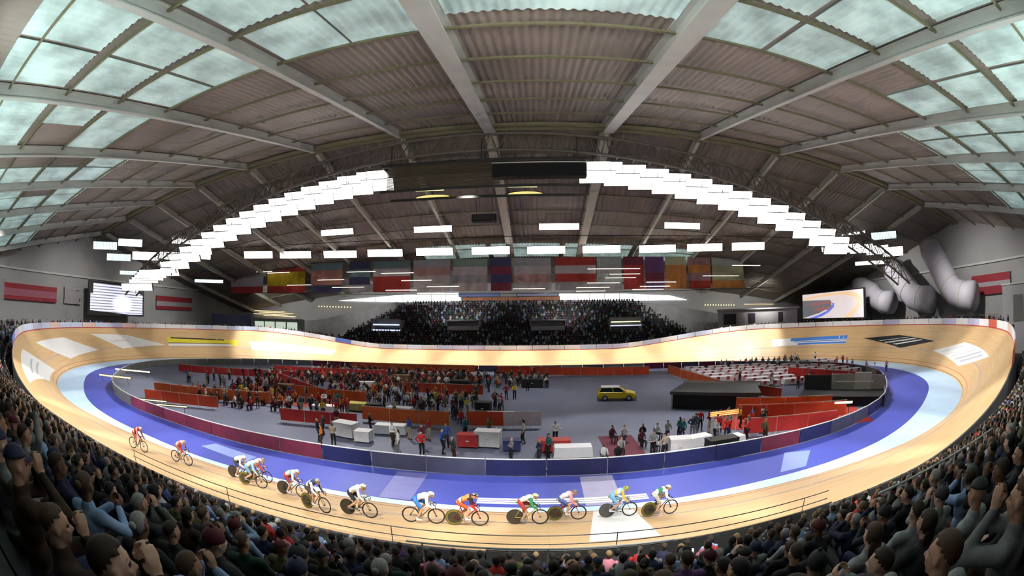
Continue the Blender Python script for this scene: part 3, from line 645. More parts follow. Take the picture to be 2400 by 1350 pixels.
for k, (x0, x1, z0, z1, lb, lit) in enumerate(((-30.,-22.6,5.2,8.9,'grey stairway entrance box with two bluish light strips in the far stand',2), (-12,-4.2,6.4,8.7,'plain grey stairway entrance box in the far stand, nearer the lit blue one',0), (6.6,14.6,6.3,8.7,'plain grey stairway entrance box in the far stand, nearer the car side',0), (24.2,31.6,5.2,8.9,'grey stairway entrance box with pale strips in the far stand, air-duct side',1))):
    t = thing('stairway_entrance', lb, 'entrance', ((x0+x1)/2, 45.2, z0), 0, 'stairway entrances in the far stand'); w, h = x1-x0, z1-z0
    mb = MB(); mb.box((-w/2+.15, 1.6, h/2), (.3,3.4,h)); mb.box((w/2-.15, 1.6, h/2), (.3,3.4,h)); mb.box((0,1.6,h-.15), (w,3.6,.3)); mb.box((0,0,.45), (w,.2,.9)); mb.build('surround', VOM, t)
    MB().box((0,2.6,h/2), (w-.6,.2,h-.3)).build('rear_wall', CONC if lit else VOM, t)
    if lit:
        for q, zz in enumerate((h*.62, h*.28) if lit == 2 else (h*.72, h*.5)): MB().box((0,-.13 if q else .4,zz), (w*.96,.06,.34 if lit == 2 else .2)).build('light_strip', STRIP if lit == 2 or q else YEL, t)
# low rooms at the ends of the far straight
t = thing('glazed_kiosk', 'pale greenish lit kiosk behind the boards at the striped-screen end of the far stand', 'kiosk', (-58.3, 46.5, 3.0))
MB().box((0,0,2.6), (15.5,3.,5.2)).build('kiosk_body', mat('kiosk_green', (.42,.47,.40), .6), t); MB().box((0,-1.6,5.3), (16.2,3.6,.25)).build('kiosk_roof', STEEL_PALE, t)
GREEN = emat('kiosk_glow', (.80,.92,.75), .45); mb = MB()
for q in range(4): mb.box((-5.6+3.75*q,-1.53,3.6), (3.3,.06,2.0))
mb.build('lit_window', GREEN, t); MB().box((0,-1.7,1.6), (15.4,.1,.9)).build('counter_front', mat('counter_blue', (.35,.42,.68), .5), t)
t = thing('white_booth', 'white commentary booth behind the boards before the video screen', 'booth', (65., 48., 3.0))
MB().box((0,1.2,3.4), (24.,2.4,6.8)).build('booth_body', mat('booth_white', (.60,.59,.60), .6), t); MB().box((0,.9,6.95), (24.6,3.4,.3)).build('booth_roof', RAIL_WHITE, t)
for q, w in ((-9.6, 3.6), (-3.2, 2.2), (6.2, 1.6)): MB().box((q,-.03,4.6), (w,.08,2.6)).build('booth_opening', mat('dark_opening', (.06,.05,.07), .6), t)
t = thing('blue_hoarding', 'blue hoarding behind the track boards below the red banner, striped-screen end', 'hoarding', (-75.2, 45., 6.2)); MB().box((0,0,1.6), (16.,.25,2.8)).build('hoarding_face', mat('hoarding_blue', (.24,.28,.52), .6), t)
for q in range(5): MB().box((-7.6+3.8*q,.3,-1.6), (.18,.2,9.4)).build('hoarding_post', STEEL_DARK, t)
t = thing('grey_office', 'pale grey office box above the bend at the far end of the red wall banner', 'office', (88.6, -21., 0)); MB().box((0,0,5.5), (5.,13.,11.)).build('office_body', mat('office_grey', (.40,.39,.41), .7), t); MB().box((-2.55,2.4,7.2), (.1,2.6,4.2)).build('office_door', mat('office_door', (.16,.15,.15), .6), t); MB().box((0,0,11.1), (5.4,13.4,.25)).build('office_roof', STEEL_PALE, t)

# end terraces behind the banking at both ends
def ring_pt(i, d, z):
    N = at_i(TN_, i); p = tp(i, TW); return Vector((p.x+N[0]*d, p.y+N[1]*d, z))
mb = MB()
for r in range(5):
    rows = []
    for i in np.arange(Q(40), Q(310), 2.):
        if Q(112) < i < Q(208): continue
        z = tp(i, TW).z; rows.append((i, [ring_pt(i, .9+.9*r, z-1.6+.4*r), ring_pt(i, 1.8+.9*r, z-1.6+.4*r), ring_pt(i, 1.8+.9*r, -.05), ring_pt(i, .9+.9*r, -.05)]))
    for sel in ([q for i, q in rows if i < Q(150)], [q for i, q in rows if i > Q(150)]): mb.grid([q+[q[0]] for q in sel])
mb.build('end_terrace_steps', CONC_DK, kind='structure')

# ------------------------------------------------------------------ near grandstand, following the near edge of the track
NR = 12
def near_z(i, k): return 2.0+.46*k+.55*(tp(i, TW).z-2.59)*max(0, 1-.0*k)
def near_pt(i, k, dz=0., dd=0.): return ring_pt(i, 1.1+.8*k+dd, near_z(i, k)+dz)
mb = MB(); II = list(np.arange(Q(303), Q(400)+Q(22), 1.))
for k in range(NR+3):
    rows = [[near_pt(i, k, 0, -.4), near_pt(i, k, 0, .4), near_pt(i, k, -2.0, .4), near_pt(i, k, -2.0, -.4)] for i in II]; mb.grid([r+[r[0]] for r in rows])
mb.build('grandstand_steps_near', CONC_DK, kind='structure')
SEAT = mat('bench_dark', (.02,.022,.03), .6)
for k in range(NR+2):
    rows = [[near_pt(i, k, .32, -.02), near_pt(i, k, .32, .36), near_pt(i, k, .37, .36), near_pt(i, k, .37, -.02)] for i in II]; mb = MB(); mb.grid([r+[r[0]] for r in rows])
    b_ = thing('bench', 'long dark curved bench of the near stand, %s row up from the track' % ORD[k], 'bench', (0,0,0), 0, 'curved benches of the near stand'); mb.build('bench_seat', SEAT, b_)
    rows = [[near_pt(i, k, .0, .10), near_pt(i, k, .32, .10), near_pt(i, k, .32, .16), near_pt(i, k, .0, .16)] for i in II]; mb = MB(); mb.grid([r+[r[0]] for r in rows]); mb.build('bench_support', STEEL_DARK, b_)
hr = thing('handrail', 'pale tubular handrail crossing the near stand below the dark grey board', 'rail')
for (a, b_, k, h) in ((Q(370), Q(377), 3, 1.3), (Q(379.5), Q(386), 7, 1.25)):
    mb = MB(); mb.tube([near_pt(i, k, h, -.3) for i in np.arange(a, b_, 1.)], .022, 8); mb.build('rail_bar', RAIL_WHITE, hr)
    for i in (a+.5, (a+b_)/2, b_-1.5): MB().tube([near_pt(i, k, 0, -.3), near_pt(i, k, h, -.3)], .02, 6).build('rail_post', RAIL_WHITE, hr)

# ------------------------------------------------------------------ things on the infield
RB = [mat('mesh_red', (.50,.055,.02), .6, var=.12, scale=.8), mat('mesh_orange', (.58,.11,.03), .6, var=.12, scale=.8), mat('mesh_scarlet', (.46,.03,.03), .6, var=.12, scale=.8), mat('mesh_pale', (.55,.45,.48), .6, var=.1)]
def barrier_run(x0, y0, x1, y1, h, mi, label, inset=None):
    d = Vector((x1-x0, y1-y0, 0)); n = max(1, int(d.length/2.4)); rz = math.atan2(d.y, d.x); t = thing('crowd_barrier', label, 'barrier', (x0, y0, 0), rz, 'red covered crowd barriers on the infield'); w = d.length/n
    for k in range(n):
        m = RB[mi] if not (inset and inset[0] <= k < inset[1]) else RB[3]
        o = MB().box((w*(k+.5),0,h*.55), (w-.06,.06,h*.8)).build('fabric_cover', m, t)
        mb = MB(); mb.tube([(w*k+.03,0,.02), (w*k+.03,0,h), (w*(k+1)-.03,0,h), (w*(k+1)-.03,0,.02)], .02, 6); mb.bar((w*(k+.2),-.3,.02), (w*(k+.2),.3,.02), .05, .03); mb.bar((w*(k+.8),-.3,.02), (w*(k+.8),.3,.02), .05, .03); mb.build('steel_frame', STEEL, o)
    return t
barrier_run(1.8, 19.8, 25.2, 15.0, 1.5, 0, 'longest red barrier run, straight behind the yellow car')
barrier_run(-7.0, -13.2, 1.0, -13.4, 1.45, 1, 'orange red barrier run in mid infield, plain, on the striped-screen side', None)
barrier_run(2.4, -13.1, 8.6, -12.9, 1.5, 0, 'red barrier run in mid infield with a pale panel in its middle', (1, 2))
barrier_run(-33.5, -16.6, -18.6, -11.6, 1.4, 1, 'long slanting orange red barrier at the striped-screen end of the infield')
barrier_run(-46., -1.5, -26., 5.5, 1.3, 2, 'dark red slanting barrier deepest into the striped-screen end')
barrier_run(-27., 2., -14., -7., 1.4, 2, 'dark red barrier slanting the other way among the team pits')
barrier_run(-24., 21., -2., 21.6, 1.4, 1, 'red barrier along the far side of the infield, striped-screen half')
barrier_run(-13.6,-16.8,-6.4,-15.6, 1.3, 2, 'short dark red barrier close to the near navy panels')
barrier_run(43., 3., 47.8, -9., 1.5, 2, 'dark red barrier run behind the grey panelled stage')
barrier_run(-31.,-20.,-21.8,-16.6, 1.3, 0, 'red barrier run in front of the long slanting orange one')
barrier_run(-20.,-6.,-9.5,-6.4, 1.4, 1, 'orange red barrier run across the middle of the team pits')
barrier_run(-33.,9.,-14.,12., 1.4, 2, 'dark red barrier run before the seated guests at the back')
barrier_run(-8.,1.5,2.,1.2, 1.4, 0, 'red barrier run before the long black equipment crate')
barrier_run(26.5, -12.2, 35.0, -16.9, 1.5, 1, 'orange red barrier run right under the grey panelled stage')
barrier_run(25.2, -15.2, 34.6, -19.6, 1.5, 0, 'red barrier run in the middle of the three under the stage')
barrier_run(23.6, -19.4, 31.6, -21.6, 1.4, 2, 'dark red barrier run next to the apron under the stage')
barrier_run(28.4, 15.5, 29.6, -2.2, 1.5, 1, 'red barrier run slanting beside the white hospitality tables')
barrier_run(31.2, -3.0, 33.6, -9.6, 1.3, 0, 'short red barrier run between dark canopy and white tables')
rc = tag(MB().box((0,0,.008), (2.6,7.4,.012)).build('red_carpet', mat('carpet_maroon', (.13,.03,.05), .9, var=.2)), 'strip of maroon carpet leading towards the white striped apron line', 'carpet'); rc.location = (14.2,-19.6,-.012)
rc = tag(MB().box((0,0,.008), (14.,6.,.012)).build('red_mat', mat('mat_red', (.38,.03,.02), .85, var=.2)), 'broad red floor mat under the three barrier runs beside the stage', 'mat'); rc.location = (30.5,-17.,-.012); rc.rotation_euler = (0,0,-.42)

rc = tag(MB().box((0,0,.006), (24.,19.,.010)).build('red_mat', mat('mat_crimson', (.36,.03,.035), .85, var=.25)), 'large crimson floor mat under the white hospitality tables', 'mat'); rc.location = (46.,6.5,-.014); rc.rotation_euler = (0,0,-.2)
rc = tag(MB().box((0,0,.006), (17.,11.,.010)).build('red_mat', mat('mat_brick', (.26,.05,.035), .85, var=.3)), 'brick red floor mat under the team pits', 'mat'); rc.location = (-19.,-5.5,-.014); rc.rotation_euler = (0,0,.25)
rc = tag(MB().box((0,0,.006), (28.,13.,.010)).build('red_mat', mat('mat_russet', (.20,.06,.04), .85, var=.3)), 'long russet floor mat under the seated guests at the back', 'mat'); rc.location = (-15.,12.6,-.014)
# dark canopy tent and the black stage with grey panels
t = thing('canopy_tent', 'low dark grey flat-topped canopy tent with painted shadow beneath beside the yellow car', 'tent', (27.0, -7.2, 0), -.55)
mb = MB(); mb.grid([[(-4.6,-3.6,1.75), (4.6,-3.6,1.75)], [(-4.,0,2.05), (4.,0,2.05)], [(-4.6,3.6,1.75), (4.6,3.6,1.75)]]); mb.grid([[(-4.6,-3.6,1.75), (4.6,-3.6,1.75)], [(-4.6,-3.6,1.45), (4.6,-3.6,1.45)]]); mb.build('canopy_top', mat('canopy_grey', (.055,.055,.055), .7, var=.1), t)
MB().box((0,-3.3,.8), (9.,.08,1.6)).build('shadow_sheet', BLACKM, t)  # black sheet stands in for the shadow under the canopy
for sx in (-4.4, 4.4):
    for sy in (-3.4, 3.4): MB().tube([(sx,sy,0), (sx,sy,1.75)], .05, 6).build('tent_pole', STEEL, t)
t = thing('media_stage', 'black draped stage with grey backdrop panels at the air-duct end of the infield', 'stage', (38.6, -14.6, 0), -.80)
MB().box((0,0,.45), (9.6,4.,.9)).build('stage_deck', BLACKM, t)
for q, (x, w, h, m) in enumerate(((-3.2,3.2,1.5,mat('drape_black', (.022,.026,.03), .8)), (-.2,2.8,1.6,mat('panel_grey_a', (.24,.27,.27), .6)), (2.2,2.0,1.75,mat('panel_grey_b', (.40,.42,.42), .6)), (4.0,1.6,1.5,mat('panel_grey_c', (.26,.25,.25), .6)))):
    MB().box((x,1.8,.9+h/2), (w,.15,h)).build('backdrop_panel', m, t)
MB().box((1.2,1.68,1.75), (4.6,.08,.1)).build('picture_rail', RAIL_WHITE, t)
t = thing('led_sign', 'small glowing orange sign above the red barriers near the apron', 'sign', (22.4, -18.2, 0)); MB().box((0,0,1.72), (2.7,.12,.42)).build('sign_case', STEEL_DARK, t)
mo = emat('led_orange', (1,.20,.03), 2.2); mb = MB()
for q in range(3): mb.box((0,-.075,1.59+.13*q), (2.5,.03,.075))
mb.build('led_row', mo, t)
for s in (-1, 1): MB().tube([(s*1.1,0,0), (s*1.1,0,1.6)], .035, 6).build('sign_leg', STEEL, t)
# lamps on stands at the striped-screen end of the infield
WT = emat('pit_tube', (1,.92,.62), 1.6); WO = emat('pit_tube_amber', (1,.74,.38), 1.05)
for (x, y, z, w, m, lb) in ((-46.5,-11.5,.9,6.8,WT,'pale yellow ribbed light bar, further of two at the end of the infield'), (-43.,-17.2,.9,5.8,WO,'amber ribbed light bar, nearer the track of two at the end of the infield'), (-27.4,-21.7,.8,3.8,WO,'thin amber light bar on the grey floor by the slanting barrier'), (-23.9,-21.6,.8,3.5,WO,'thinnest amber light bar in front of the slanting barrier, near the apron'), (33.7,-19.2,1.3,3.0,WT,'thin yellow light bar over the orange red barrier by the stage')):
    t = thing('light_bar', lb, 'lamp', (x, y, 0), .5 if x < 0 else -.6); mb = MB()
    for q in range(9): mb.box((-w/2+w*(q+.5)/9,0,z), (w/9*.86,.12,.16 if abs(x) > 30 else .07))
    mb.build('lit_cells', m, t); MB().box((0,.1,z), (w,.1,.24)).build('bar_housing', STEEL_DARK, t)
    for s in (-1, 1): MB().tube([(s*w*.4,.1,0), (s*w*.4,.1,z)], .03, 6).build('bar_leg', STEEL_DARK, t)

# the yellow car
def car():
    t = thing('car', 'yellow hatchback car with a pale roof parked on the open grey infield', 'car', (17.0, -1.6, 0), -.16)
    Ycar = mat('car_yellow', (.78,.56,.01), .25, var=.02, spec=.6); GL = mat('car_glass', (.02,.025,.03), .08, spec=.7); RF = mat('car_roof', (.72,.68,.66), .3)
    W = .86
    prof = [(-2.05,.30),(-2.12,.55),(-2.08,.86),(-1.9,.98),(1.15,.95),(1.55,.90),(1.98,.76),(2.12,.55),(2.08,.30)]
    mb = MB(); rows = []
    for y, sx, sz in ((-W,.96,.93),(-W*.93,1,1),(W*.93,1,1),(W,.96,.93)): rows.append([(x*sx, y, .25+(z-.25)*sz) for x, z in prof])
    n = len(prof); mb.grid(rows); mb.add(rows[0], [tuple(range(n))]); mb.add(rows[3], [tuple(range(n-1,-1,-1))]); mb.add([rows[0][0], rows[0][-1], rows[3][-1], rows[3][0]], [(0,1,2,3)])
    mb.build('body_shell', Ycar, t)
    cab = [(-2.0,.93),(-1.72,1.42),(.25,1.44),(1.05,.93)]; mb = MB(); rows = [[(x, y*(1 if z < 1 else .86), z) for x, z in cab] for y in (-W*.92, W*.92)]
    mb.grid(rows); mb.add(rows[0], [(0,1,2,3)]); mb.add(rows[1], [(3,2,1,0)]); mb.build('cabin_glass', GL, t)
    mb = MB(); mb.box((-.74,0,1.455), (2.06,1.42,.07)); mb.build('car_roof', RF, t)
    for px in ((-1.72,1.43,-1.98,.95), (-.5,1.43,-.42,.95), (.28,1.43,1.03,.95)):
        for s in (-1, 1): MB().bar((px[0], s*.70, px[1]), (px[2], s*.795, px[3]), .07, .06).build('window_pillar', Ycar, t)
    for x in (-1.3, 1.32):
        for s in (-1, 1):
            w = MB().tube([(x, s*.74, .31), (x, s*.88, .31)], .31, 24).build('wheel', mat('tyre', (.02,.02,.02), .8), t); MB().tube([(x, s*.87, .31), (x, s*.895, .31)], .19, 16).build('hub_cap', mat('alloy', (.6,.6,.6), .3, .8), w)
    for s in (-1, 1):
        MB().ell((2.0, s*.62, .68), (.12,.16,.11), None, 12, 8).build('headlight', mat('headlight', (.8,.8,.8), .1), t, True); MB().box((-2.08, s*.7, .78), (.06,.16,.24)).build('tail_light', mat('tail_red', (.4,.01,.01), .2), t); MB().ell((.72, s*.96, 1.0), (.07,.11,.08), None, 10, 6).build('wing_mirror', Ycar, t, True)
    for x, m in ((2.1,BLACKM), (-2.1,BLACKM)): MB().box((x,0,.40), (.08,1.5,.18)).build('bumper', m, t)
    return t
car()

# white covered tables with chairs, pit tables, boxes
TCL = mat('cloth_white', (.72,.70,.74), .7, var=.05); TBW = mat('table_top', (.55,.52,.48), .5)
CH = mat('chair_red', (.40,.03,.03), .5)
_tm = None
def cloth_table(x, y, rz, label, sc=1.):
    global _tm
    if _tm is None:
        a = MB(); a.box((0,0,.74), (2.4,1.0,.03)); b_ = MB(); rows = []
        for z, k in ((.765,.0),(.765,1.),(.40,1.03),(.06,1.06)): rows.append([(sx*1.22*k+.02*math.sin(q*3)*(1 if z < .5 else 0), sy*.52*k, z) for q, (sx, sy) in enumerate(((-1,-1),(-.3,-1),(.3,-1),(1,-1),(1,0),(1,1),(.3,1),(-.3,1),(-1,1),(-1,0),(-1,-1)))])
        b_.grid(rows); c = MB()
        for sx in (-1.05, 1.05): c.tube([(sx,-.4,0), (sx,-.4,.73)], .02, 6); c.tube([(sx,.4,0), (sx,.4,.73)], .02, 6); c.tube([(sx,-.4,.1), (sx,.4,.1)], .015, 5)
        c.tube([(-1.05,0,.1), (1.05,0,.1)], .015, 5)
        _tm = (a.mesh('table_top', TBW), b_.mesh('table_cloth', TCL), c.mesh('leg_frame', STEEL))
    t = thing('covered_table', label, 'table', (x, y, 0), rz, 'white covered tables on the infield')
    for nm, me in zip(('table_top', 'table_cloth', 'leg_frame'), _tm): link(nm, me, t)
    t.scale = (sc, sc*.95, 1)
    return t
_cm = None
def chair(x, y, rz, label):
    global _cm
    if _cm is None:
        s_ = MB(); s_.box((0,0,.45), (.44,.42,.035)); b_ = MB(); b_.box((0,-.21,.70), (.42,.03,.34)); f = MB()
        for sx in (-.2,.2): f.tube([(sx,.19,0),(sx,.17,.45)], .013, 6); f.tube([(sx,-.22,0),(sx,-.19,.45),(sx,-.22,.88)], .013, 6)
        _cm = (s_.mesh('seat', CH), b_.mesh('backrest', CH), f.mesh('leg_frame', STEEL))
    t = thing('chair', label, 'chair', (x, y, 0), rz, 'red chairs on the infield')
    for nm, me in zip(('seat', 'backrest', 'leg_frame'), _cm): link(nm, me, t)
    return t
_tc = []; _tl = []
for r in range(7):
    for k in range(7):
        x, y = 33.5+3.9*k-.1*r, 17.0-2.9*r-.75*k
        if x > 58-1.1*r or (x < 36.5 and y < 3) or (abs(x-45.4) < 3.2 and -11 < y < 4.6 and abs((x-43)*2.5+(y-3)) < 4.5): continue
        cloth_table(x, y, -.22, 'white covered hospitality table, %s along in the %s row back from the stage' % (ORD[k], ORD[6-r]), 1.3); _tc.append((x, y)); _tl.append('%s white table, %s row back from the stage' % (ORD[k], ORD[6-r]))
for k, (x, y) in enumerate(_tc):
    for q, (dx, dy, rz) in enumerate(((-.7,-.98,0), (.7,-.98,0))):
        c_, s_ = math.cos(-.22), math.sin(-.22)
        chair(x+dx*c_-dy*s_, y+dx*s_+dy*c_, -.22+rz, 'red chair, %s seat at %s' % (ORD[q], _tl[k]))
PT = [(-3.2,-16.2,.1,'white table behind the near navy panels, by the pale pile of kit'), (5.0,-10.4,0,'white table just behind the red barrier with the pale panel'), (6.9,-10.6,.1,'white table ending the pair behind the red barrier'), (-11.8,-11.6,.2,'white table behind the orange red barrier, striped-screen side'), (-4.6,-9.6,-.1,'white table in the middle of the team pits'), (-14.,4.2,.3,'white table deep among the team pits'), (19.2,-20.2,.2,'white table by the apron under the orange sign'), (21.4,-21.2,.15,'white table ending the pair under the orange sign'), (10.6,-20.4,0,'white table by the maroon carpet')]
for a in PT: cloth_table(*a)
BXM = {'white': mat('case_white', (.62,.60,.62), .5), 'black': mat('case_black', (.015,.015,.017), .5), 'red': mat('case_red', (.36,.03,.03), .5), 'yellow': mat('case_yellow', (.45,.40,.10), .5), 'navy': mat('case_navy', (.03,.04,.12), .5), 'brown': mat('case_brown', (.16,.09,.045), .6)}
CASES = [(-6.2,-18.3,1.9,1.1,1.2,'white','big white kit crate behind the near panels'), (-4.4,-19.0,1.2,1.0,.9,'white','smaller white kit crate beside the big one'), (3.4,-18.4,1.5,.9,1.0,'red','red kit crate near the navy panels'), (4.8,-18.2,1.8,1.0,1.25,'white','pale kit crate beside the red one'), (6.5,-18.9,1.2,.9,.8,'navy','navy kit crate beside the pale one'), (9.4,-19.2,2.2,.9,.9,'red','long red kit crate before the maroon carpet'), (-9.2,-9.2,2.0,1.2,.8,'yellow','yellow equipment crate in the team pits'), (-7.2,-9.9,1.4,1.1,1.0,'black','black equipment crate beside the yellow one'), (3.2,-8.2,1.4,1.1,1.3,'black','black equipment crate behind the white tables'), (-1.5,5.8,2.6,1.2,1.2,'black','long black equipment crate before the open floor'), (7.6,8.0,2.8,1.2,1.1,'black','black equipment crate at the edge of the open grey floor'), (20.4,-22.3,2.2,1.0,1.1,'black','black equipment crate by the near panels under the orange sign'), (17.6,-21.5,1.4,1.0,1.2,'white','white kit crate by the near panels under the orange sign'), (-16.4,-4.2,2.0,1.2,1.0,'navy','navy equipment crate deep in the team pits'), (-22.,-3.4,2.2,1.2,.9,'brown','brown equipment crate before the dark red barrier'), (-11.,10.5,2.4,1.2,1.0,'brown','brown equipment crate at the back of the team pits')]
for (x, y, w, d, h, c, lb) in CASES:
    t = thing('equipment_crate', lb, 'crate', (x, y, 0), random.uniform(-.2,.2)); MB().box((0,0,h*.44+.06), (w,d,h*.8)).build('crate_body', BXM[c], t); MB().box((0,0,h*.93), (w+.03,d+.03,h*.14)).build('crate_lid', BXM[c], t)
    for sx in (-1, 1):
        for sy in (-1, 1): MB().box((sx*(w/2-.12), sy*(d/2-.12), .04), (.1,.1,.09)).build('castor', STEEL_DARK, t)
    MB().box((0,-d/2-.02,h*.55), (.22,.03,.09)).build('handle', STEEL, t)
# ------------------------------------------------------------------ people: shapes
SKIN = mat('skin', (1,1,1), .55, var=.06, scale=30, objcol=True); EYE = mat('eye_dark', (.02,.015,.012), .3); LIP = mat('lip', (.42,.17,.14), .5)
CLOTH = mat('clothing', (1,1,1), .8, var=.14, scale=9, objcol=True); HAIRM = mat('hair', (1,1,1), .6, var=.2, scale=40, objcol=True)
LEATHER = mat('shoe_leather', (.03,.028,.026), .5)
_dg = None
def voxelised(mb, name, mats, vox, smooth=2, deci=None):
    """one continuous skin over overlapping shapes"""
    me = mb.mesh('tmp', mats); o = bpy.data.objects.new('tmp', me); COL.objects.link(o)
    r = o.modifiers.new('r', 'REMESH'); r.mode = 'VOXEL'; r.voxel_size = vox
    if smooth: s = o.modifiers.new('s', 'SMOOTH'); s.factor = .5; s.iterations = smooth
    if deci: d = o.modifiers.new('d', 'DECIMATE'); d.ratio = deci
    dg = bpy.context.evaluated_depsgraph_get(); dg.update()
    nm = bpy.data.meshes.new_from_object(o.evaluated_get(dg), preserve_all_data_layers=False, depsgraph=dg); nm.name = name
    bpy.data.objects.remove(o); bpy.data.meshes.remove(me)
    nm.materials.clear()
    for m in (mats if isinstance(mats, (list, tuple)) else [mats]): nm.materials.append(m)
    n = len(nm.polygons); nm.polygons.foreach_set('material_index', [0]*n); nm.polygons.foreach_set('use_smooth', [True]*n); nm.update()
    return nm
def V(*a): return Vector(a)
def ik(a, c, l1, l2, pole):
    """middle joint between a and c"""
    a, c = Vector(a), Vector(c); d = c-a; D = min(d.length, (l1+l2)*.999); u = d.normalized(); x = (l1*l1-l2*l2+D*D)/(2*D); h = math.sqrt(max(0, l1*l1-x*x)); p = Vector(pole); p = (p-u*p.dot(u)).normalized()
    return a+u*x+p*h
def hand(mb, w, d, palm, lat, curl=.5, r=.0092):
    """palm, four unequal bent fingers and a side thumb; d = pointing way, palm = way the palm looks, lat = towards the thumb"""
    d, palm, lat = Vector(d).normalized(), Vector(palm).normalized(), Vector(lat).normalized(); w = Vector(w)
    for q in (-.026, -.009, .009, .026): mb.caps(w+d*.01+lat*q*.55, w+d*.085+lat*q, .0135, .0125, 6)
    for q, ln in ((.030,.066),(.0105,.076),(-.0105,.070),(-.030,.054)):
        a = w+d*.088+lat*q; c = curl
        b = a+(d*math.cos(c)+palm*math.sin(c))*ln*.5+lat*q*.12; e = b+(d*math.cos(2.1*c)+palm*math.sin(2.1*c))*ln*.5
        mb.caps(a, b, r, r*.95, 6); mb.caps(b, e, r*.95, r*.8, 6)
    a = w+d*.030+lat*.026; b = a+(lat*.75+d*.65+palm*.35).normalized()*.036; e = b+(d*.9+lat*.15+palm*.5).normalized()*.030
    mb.caps(a, b, r*1.25, r*1.1, 6); mb.caps(b, e, r*1.1, r*.9, 6)
def head_mb(mb, H):
    """head in its own frame (x = person's right, y = face, z = up), origin at the head's middle, placed by matrix H"""
    R = H.to_3x3(); T = H.translation
    def e(c, r, M=None, sg=12, rg=8): mb.ell(R @ Vector(c)+T, r, R if M is None else R @ M, sg, rg)
    def cp(a, b_, r0, r1): mb.caps(R @ Vector(a)+T, R @ Vector(b_)+T, r0, r1, 8)
    e((0,-.008,.022), (.074,.094,.092), None, 16, 12)
    e((0,.020,-.035), (.060,.066,.075), None, 14, 10); e((0,.048,-.088), (.030,.030,.022))          # jaw, chin
    cp((0,.082,.012), (0,.106,-.026), .010, .015); e((0,.094,-.030), (.019,.013,.010))               # nose
    cp((-.030,.078,.030), (.030,.078,.030), .012, .012)                                               # brow
    cp((-.040,.064,-.022), (-.022,.078,-.030), .016, .014); cp((.040,.064,-.022), (.022,.078,-.030), .016, .014)
    cp((-.018,.086,-.060), (.018,.086,-.060), .008, .008)                                             # lips
    for s in (-1, 1): e((s*.076,-.008,-.002), (.010,.020,.033), Matrix.Rotation(s*.25, 3, 'Z'))
def head_matrix(c, fwd, up=(0,0,1)):
    y = Vector(fwd).normalized(); x = y.cross(Vector(up)).normalized(); z = x.cross(y); M = Matrix((x, y, z)).transposed().to_4x4(); M.translation = Vector(c); return M
def paint_face(me, H):
    Hi = H.inverted(); n = len(me.polygons); c = np.empty(n*3, np.float32); me.polygons.foreach_get('center', c); c = c.reshape(-1, 3); A = np.array(Hi); q = c @ A[:3,:3].T+A[:3,3]; mi = np.zeros(n, np.int32)
    for s in (-1, 1): mi[(((q[:,0]-s*.031)/.014)**2+((q[:,2]-.006)/.008)**2 < 1) & (q[:,1] > .045)] = 1
    mi[((q[:,0]/.024)**2+((q[:,2]+.060)/.009)**2 < 1) & (q[:,1] > .07)] = 2
    me.polygons.foreach_set('material_index', mi)
def hair_mesh(kind):
    """hair or headwear in the head's frame"""
    mb = MB()
    def shell(c, r, keep, sg=20, rg=14, lift=0.):
        t = MB().ell(c, r, None, sg, rg); ok = [keep(Vector(v)) for v in t.v]; fs = [f for f in t.f if all(ok[i] for i in f)]; used = sorted({i for f in fs for i in f}); mp = {i: a for a, i in enumerate(used)}
        inner = [Vector(c)+(Vector(t.v[i])-Vector(c))*.86 for i in used]; outer = [Vector(t.v[i]) for i in used]; n = len(used)
        ff = [tuple(mp[i] for i in f) for f in fs]; ed = {}
        for f in ff:
            for a in range(len(f)): ed[(f[a], f[(a+1) % len(f)])] = 1
        rim = [(a, b_) for (a, b_) in ed if (b_, a) not in ed]
        mb.add(outer+inner, ff+[tuple(i+n for i in f[::-1]) for f in ff]+[(b_, a, a+n, b_+n) for a, b_ in rim])
    if kind == 'short': shell((0,-.012,.026), (.083,.103,.101), lambda v: v.z > .055-.9*max(0,-v.y)*1.1 and (v.y < .06 or v.z > .07))
    elif kind == 'long': shell((0,-.014,.020), (.092,.110,.106), lambda v: v.z > .055-2.6*max(0,-v.y+.02) and (v.y < .055 or v.z > .075)); mb.ell((0,-.085,-.09), (.075,.035,.11), None, 14, 10)
    elif kind == 'bun': shell((0,-.012,.026), (.083,.103,.101), lambda v: v.z > .055-1.2*max(0,-v.y) and (v.y < .06 or v.z > .07)); mb.ell((0,-.125,.045), (.036,.034,.036), None, 12, 8)
    elif kind == 'cap':
        shell((0,-.010,.034), (.086,.106,.098), lambda v: v.z > .035); rows = [[(x, .088+.062*q*(1-(x/.095)**2)-(abs(x)/.09)**2*.05, .046-.012*q-.16*x*x+z) for x in (-.075,-.05,-.025,0,.025,.05,.075)] for z, q in ((0,0),(0,1),(-.006,1),(-.006,0))]; mb.grid(rows)
    elif kind == 'beanie': shell((0,-.012,.040), (.089,.108,.104), lambda v: v.z > .012-.3*max(0,-v.y)); mb.ell((0,-.012,.148), (.022,.022,.02), None, 10, 6)
    return mb.mesh(kind, HAIRM, True)
HAIR = {k: hair_mesh(k) for k in ('short', 'long', 'bun', 'cap', 'beanie')}

